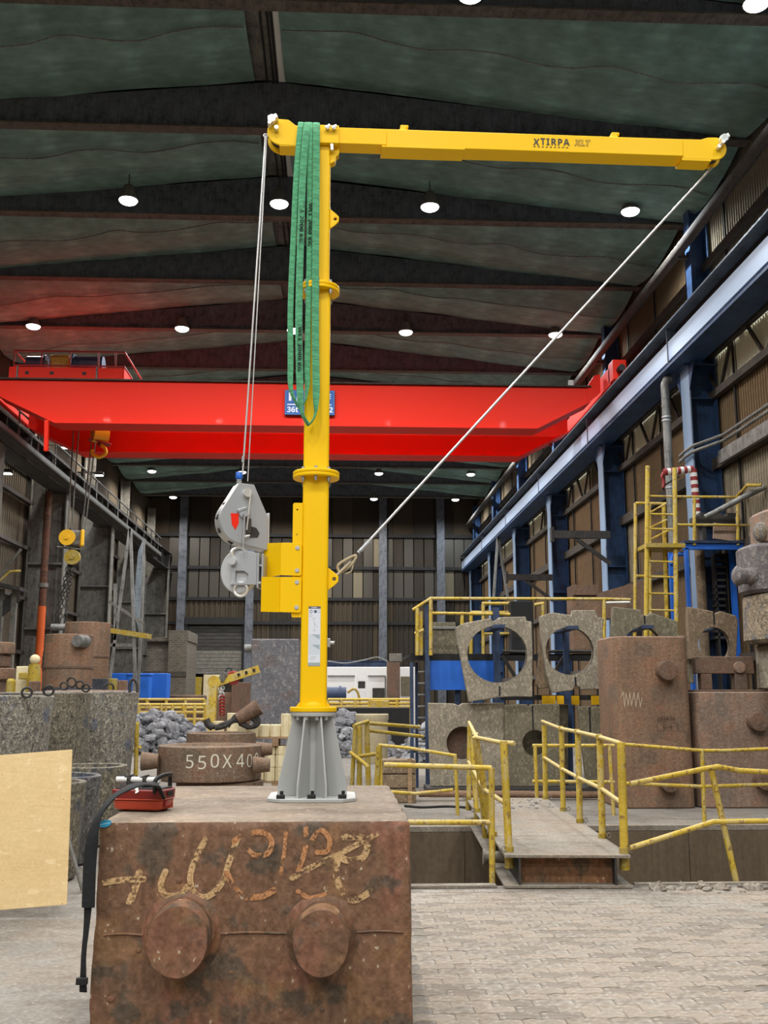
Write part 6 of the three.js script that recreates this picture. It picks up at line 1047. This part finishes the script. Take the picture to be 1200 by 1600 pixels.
// ------------------------------------------------------------------ pallets with cream fire-clay blocks
{
  const oct = (r) => Array.from({ length: 8 }, (_, i) => [r * Math.cos((i + 0.5) * Math.PI / 4), r * Math.sin((i + 0.5) * Math.PI / 4)]);
  const blockMesh = (r, h) => prism(oct(r), h, 0.008);
  function pallet(label, x, y, z) {
    const t = thing('pallet', label, 'pallet'); for (let i = 0; i < 5; i++) mesh('board', rb(1.1, 0.022, 0.12, 0.004, x, y + 0.13, z - 0.32 + i * 0.16), M.wood, t); for (const k of [-0.48, 0, 0.48]) mesh('stringer', rb(0.1, 0.098, 0.78, 0.004, x + k, y + 0.069, z), M.wood, t); for (const k of [-0.48, 0, 0.48]) mesh('foot_board', rb(0.1, 0.02, 0.78, 0.004, x + k, y + 0.01, z), M.wood, t); return done(t);
  }
  const d = 17.3, X = (px) => P(px, 1150, d).x, zf = -d - 0.45, base = 0.28;
  const sk = solo('pallet', [rb(1.1, 0.13, 0.78, 0.01, X(430), 0.066, zf)], M.wood, 'solid wooden skid under the lower pallet of cream blocks', 'pallet');
  pallet('lower wooden pallet stacked with cream fire-clay blocks', X(430), 0.133, zf); const y1 = 0.133 + 0.143;
  const made = {};
  function block(label, x, y, z, r, h) { const key = r + '_' + h; if (!made[key]) { made[key] = new THREE.Mesh(); const g = clean(blockMesh(r, h)); boxUV(g); made[key] = g; } const m = new THREE.Mesh(made[key], M.cream); m.name = numbered('fire_clay_block'); m.castShadow = m.receiveShadow = true; scene.add(m); m.position.set(x, y, z); return tag(m, label, 'block', 'cream fire-clay blocks on the pallets'); }
  const lab = (i, j, k) => `cream fire-clay block, ${ORD[i]} from the left, ${['front', 'middle', 'back'][j]} row of the ${k} layer`;
  for (let j = 0; j < 3; j++) for (let i = 0; i < 6; i++) block(lab(i, j, 'lowest'), X(430) - 0.45 + i * 0.18, y1, zf + 0.28 - j * 0.19, 0.092, 0.22);
  for (let j = 0; j < 3; j++) for (let i = 0; i < 6; i++) { if (j === 0 && i === 1) continue; block(lab(i, j, 'second'), X(430) - 0.45 + i * 0.18, y1 + 0.222, zf + 0.28 - j * 0.19, 0.092, 0.2 + (i % 2) * 0.22 * 0); }
  for (let j = 0; j < 3; j++) for (let i = 0; i < 6; i++) block(lab(i, j, 'third'), X(430) - 0.45 + i * 0.18, y1 + 0.424, zf + 0.28 - j * 0.19, 0.092, 0.14);
  const y2 = y1 + 0.566; pallet('upper wooden pallet standing on the cream blocks', X(430), y2, zf); const y3 = y2 + 0.143;
  for (let j = 0; j < 2; j++) for (let i = 0; i < 6; i++) if (!(j === 0 && i === 4)) block(lab(i, j, 'top'), X(430) - 0.55 + i * 0.18, y3, zf + 0.26 - j * 0.19, 0.092, 0.2);
  block('tall cream fire-clay block, tallest on the upper pallet', X(430) + 0.17, y3, zf + 0.27, 0.092, 0.38);
  const pz = -18.6, px = P(352, 1120, 18.4).x; solo('crate', rb(0.6, 1.02, 0.5, 0.02, px, 0.51, pz), M.wood, 'wooden crate carrying two cream blocks behind the ring', 'crate');
  block('cream fire-clay block on the crate, the left one', px - 0.12, 1.02, pz + 0.1, 0.1, 0.2); block('taller cream fire-clay block on the crate, the right one', px + 0.12, 1.02, pz + 0.1, 0.1, 0.34);
}
// ------------------------------------------------------------------ scrap heaps and what stands far back
function heap(label, x, z, w, d, h, n, s) {
  const out = []; for (let i = 0; i < n; i++) { const a = hash(i, 1, s) * 2 - 1, b = hash(i, 2, s) * 2 - 1, q = Math.max(0, 1 - a * a - b * b * 0.7), r = 0.06 + 0.13 * hash(i, 3, s); if (q <= 0) continue; const g = new THREE.IcosahedronGeometry(r, 1); warp(g, (v) => { const k = 0.75 + 0.5 * hash(Math.round(v.x * 40), Math.round(v.y * 40 + v.z * 60), s + i); v.multiplyScalar(k); }); out.push(put(g.scale(1.3, 0.7, 1), x + a * w / 2, h * q * hash(i, 4, s) + 0.02, z + b * d / 2, hash(i, 5, s) * 6, hash(i, 6, s) * 6, 0)); }
  const o = solo('scrap_heap', out, M.coal, label, 'scrap'); o.userData.kind = 'stuff'; delete o.userData.group; return o;
}
heap('heap of grey broken scrap stone left of the ring', -5.6, -32.5, 4.4, 4.2, 1.15, 800, 5);
heap('heap of dark broken scrap right of the grey pedestal', 0.3, -30, 2.8, 2.6, 1.15, 500, 9);
heap('low heap of dark scrap behind the crooked yellow railing', 2.35, -27, 1.4, 1.6, 0.9, 170, 13);
{
  const F = (x, y, d) => P(x, y, d);
  function rails(label, x0, x1, ys, d, m, step) { const posts = [], n = Math.round((x1 - x0) / step); for (let i = 0; i <= n; i++) { const x = x0 + (x1 - x0) * i / n, p = F(x, ys[0], d); posts.push([V(p.x, 0, p.z), p]); } railing('far_railing', label, posts, ys.map((y) => [F(x0, y, d), F(x1, y, d)]), m, 0.05); }
  rails('yellow railing behind the scrap, far left', 200, 322, [1101, 1113, 1124], 35.8, M.oldYellow, 18); rails('paler yellow railing behind the first far left one', 200, 320, [1093, 1106], 38.5, M.oldYellow, 27);
  rails('yellow railing in front of the white container, right of the mast', 512, 642, [1093, 1099, 1104], 37, M.oldYellow, 22);
  const mk = (name, label, cat, x0, x1, y1, d, t, mat, b = 0.02, y0) => { const p = P(x0, y1, d), q = P(x1, y1, d), lo = y0 ? P(x0, y0, d).y : 0; return solo(name, rb(q.x - p.x, p.y - lo, t, b, (p.x + q.x) / 2, (p.y + lo) / 2, -d - t / 2), mat, label, cat); };
  solo('flat_drum', lathe([[0.001, 1.7], [0.85, 1.7], [0.87, 1.66], [0.87, 0], [0.001, 0]], 40, P(290, 1086, 43.6).x, 0, -43.6), M.ingotDark, 'wide rusty drum behind the far left railings', 'drum');
  mk('rusty_box', 'rusty box behind the far left railings, beside the drum', 'box', 226, 240, 1106, 37.8, 0.6, M.ingotRed); mk('dark_box', 'dark machine box behind the yellow lifting arm', 'box', 362, 394, 1066, 42, 1, M.ingotDark); mk('rusty_box', 'rust red box below the drilled jib', 'box', 338, 362, 1082, 43, 1, M.ingotRed);
  mk('dark_trough', 'long dark trough under the railing right of the mast', 'trough', 522, 640, 1106, 34.5, 1.2, M.blackSteel);
  const dr = thing('concrete_ring', 'pale round concrete ring behind the crooked railing', 'ring'); { const p = P(556, 1116, 26), q = P(609, 1116, 26), r = (q.x - p.x) / 2; mesh('body', lathe([[r * 0.7, p.y], [r * 0.97, p.y], [r, p.y - 0.03], [r, p.y - 0.14], [r * 0.96, p.y - 0.17], [r * 0.96, 0], [r * 0.7, 0], [r * 0.7, p.y]], 44, (p.x + q.x) / 2, 0, -26.6), M.concrete, dr); done(dr); }
  const wc = thing('wooden_crate', 'weathered wooden crate behind the yellow pit railing', 'crate'); { const d = 16.6, p = P(597, 1187, d), q = P(650, 1187, d), n = 3, h = p.y / n; for (let i = 0; i < n; i++) mesh('plank', rb(q.x - p.x, h - 0.015, 0.5, 0.008, (p.x + q.x) / 2, h * (i + 0.5), -d - 0.25), M.plateBrown, wc); mesh('corner_post', rb(0.07, p.y + 0.02, 0.04, 0.006, q.x - 0.1, (p.y + 0.02) / 2, -d + 0.02), M.wood, wc); done(wc); }
  // white container with ladder, blue beam on top, brown pillar
  const c = thing('site_container', 'long white container far back right of the mast', 'container'); { const d = 45, a = P(498, 1042, d), b = P(650, 1042, d); mesh('body', rb(b.x - a.x, a.y, 2.4, 0.03, (a.x + b.x) / 2, a.y / 2, -d - 1.2), M.white, c); const w = P(582, 1075, d), e = P(601, 1092, d); mesh('hatch', box2(w.x, e.x, e.y, w.y, -d + 0.04, -d), M.darkSteel, c); const w2 = P(626, 1057, d), e2 = P(641, 1087, d); mesh('hatch', box2(w2.x, e2.x, e2.y, w2.y, -d + 0.04, -d), M.plateGreen, c); mesh('batten', [rod(P(512, 1056, d - 0.05), P(556, 1056, d - 0.05), 0.03), rod(P(575, 1056, d - 0.05), P(602, 1056, d - 0.05), 0.03), rod(P(602, 1056, d - 0.05), P(602, 1090, d - 0.05), 0.03)], M.paleSteel, c); done(c); }
  const ib = thing('steel_beam', 'blue grey steel beam lying on the white container', 'beam'); { const a = P(504, 1042, 45.3), b = P(606, 1042, 45.3); mesh('beam', ext(ibeam(0.28, 0.2, 0.02, 0.015), b.x - a.x).rotateY(Math.PI / 2).translate(a.x, a.y + 0.14, -45.4), M.blue, ib); mesh('lashing', curve([P(512, 1033, 45.2), P(540, 1036, 45.2), P(570, 1031, 45.2), P(590, 1027, 45.2), P(606, 1034, 45.2)], 0.03, 30, 6), M.paleSteel, ib); done(ib); }
  const ld = thing('step_ladder', 'white step ladder against the white container', 'ladder'); for (const [x0, x1] of [[556, 555], [573, 575]]) mesh('stile', bar(P(x0, 1051, 43.8), V(P(x1, 1095, 43.8).x, 0, -43.6), 0.06, 0.06), M.white, ld); for (const y of [1052, 1062, 1080, 1090]) mesh('step', bar(P(556, y, 43.8), P(574, y, 43.8), 0.06, 0.06), M.white, ld); mesh('tool_bag', rb(0.3, 0.3, 0.2, 0.03, P(565, 1070, 43.9).x, P(565, 1070, 43.9).y, -43.9), M.darkSteel, ld); done(ld);
  mk('steel_pillar', 'rusty brown pillar in front of the white container', 'pillar', 605, 625, 1035, 43.5, 0.5, M.ingotDark); mk('ribbed_machine', 'grey ribbed machine head on top of the rusty pillar', 'machine', 609, 628, 1021, 43.6, 0.4, M.leftColumn, 0.02, 1034);
  const bm = thing('blue_machine', 'blue machine with hoses at the foot of the white container', 'machine'); { const p = P(524, 1086, 43); mesh('body', [cyl(0.28, 0.28, 0.9, 20, p.x, 1.75, p.z, 0, 0, Math.PI / 2), rb(0.9, 1.4, 0.5, 0.04, p.x, 0.7, p.z), cyl(0.34, 0.34, 0.1, 20, p.x + 0.2, 1.75, p.z, 0, 0, Math.PI / 2)], M.blue, bm); mesh('hose', curve([p.clone().add(V(0.5, 0.1, 0)), p.clone().add(V(0.8, 0.25, 0)), p.clone().add(V(1, -0.2, 0)), V(p.x + 1.1, 0.05, p.z)], 0.05, 24, 8), M.dirtyYellow, bm); done(bm); }
  for (const [label, x0, x1, y1, d] of [['yellow machine guard far back, right of the mast', 580, 608, 1094, 36]]) mk('machine_guard', label, 'guard', x0, x1, y1, d, 0.5, M.oldYellow);
  // brick kiln at the far left corner
  const k = thing('brick_kiln', 'grey brick structure with a taller pier in the far left corner', 'brick structure'); { const a = P(230, 1000, 50.3), b = P(266, 1000, 50), e = P(264, 985, 49.6), f = P(293, 985, 49.6); mesh('wall', box2(a.x, b.x, 0, a.y, -50.3, -53), M.brickwork, k); mesh('pier', box2(e.x, f.x, 0, e.y, -49.6, -53), M.brickworkB, k); mesh('coping', [put(rb(f.x - e.x + 0.1, 0.5, 3.3, 0.03), (e.x + f.x) / 2, e.y - 0.25, -51.3), rb(b.x - a.x, 0.18, 3.1, 0.02, (a.x + b.x) / 2, a.y, -51.5)], M.brickworkB, k); mesh('lintel', box2(a.x, f.x, P(260, 1053, 49.5).y - 0.12, P(260, 1053, 49.5).y + 0.12, -49.55, -49.7), M.girt, k); done(k); }
  mk('dark_cupboard', 'dark tall cupboard left of the roller door', 'cupboard', 295, 300, 1052, 55.5, 0.6, M.black); mk('olive_cupboard', 'olive cupboard in the half open roller door', 'cupboard', 301, 315, 1058, 55.5, 0.6, M.dirtyYellow); mk('pale_crates', 'pale stacked crates under the roller door', 'crate', 318, 346, 1054, 55.5, 0.6, M.cream);
}
// small things on the floor
solo('wire_scrap', [curve([P(-20, 1548, 5.6), P(10, 1556, 5.4), P(50, 1564, 5.35), P(90, 1566, 5.3), P(138, 1572, 5.2)].map((v) => v.setY(0.006)), 0.003, 40, 5), curve([P(10, 1553, 5.5), P(30, 1550, 5.5), P(54, 1540, 5.6)].map((v) => v.setY(0.006)), 0.003, 20, 5), curve([P(45, 1562, 5.4), P(80, 1558, 5.4), P(110, 1552, 5.4), P(130, 1550, 5.4)].map((v) => v.setY(0.008)), 0.003, 20, 5)], M.black, 'thin black wire lying on the floor left of the block', 'wire');
{ const out = []; for (let i = 0; i < 70; i++) { const r = rr(0.012, 0.05), x = 2.75 + hash(i, 1, 77) * 1.5, z = -9.32 + hash(i, 2, 77) * 0.22 - (i % 9 ? 0 : -0.1); out.push(put(new THREE.IcosahedronGeometry(r, 0).scale(1.4, 0.6, 1), x, r * 0.3, z, rr(0, 3), rr(0, 3), 0)); } const o = solo('rubble', out, M.floorFar, 'small rubble along the near pit edge right of the footbridge', 'rubble'); o.userData.kind = 'stuff'; }
renderer.render(scene, camera);
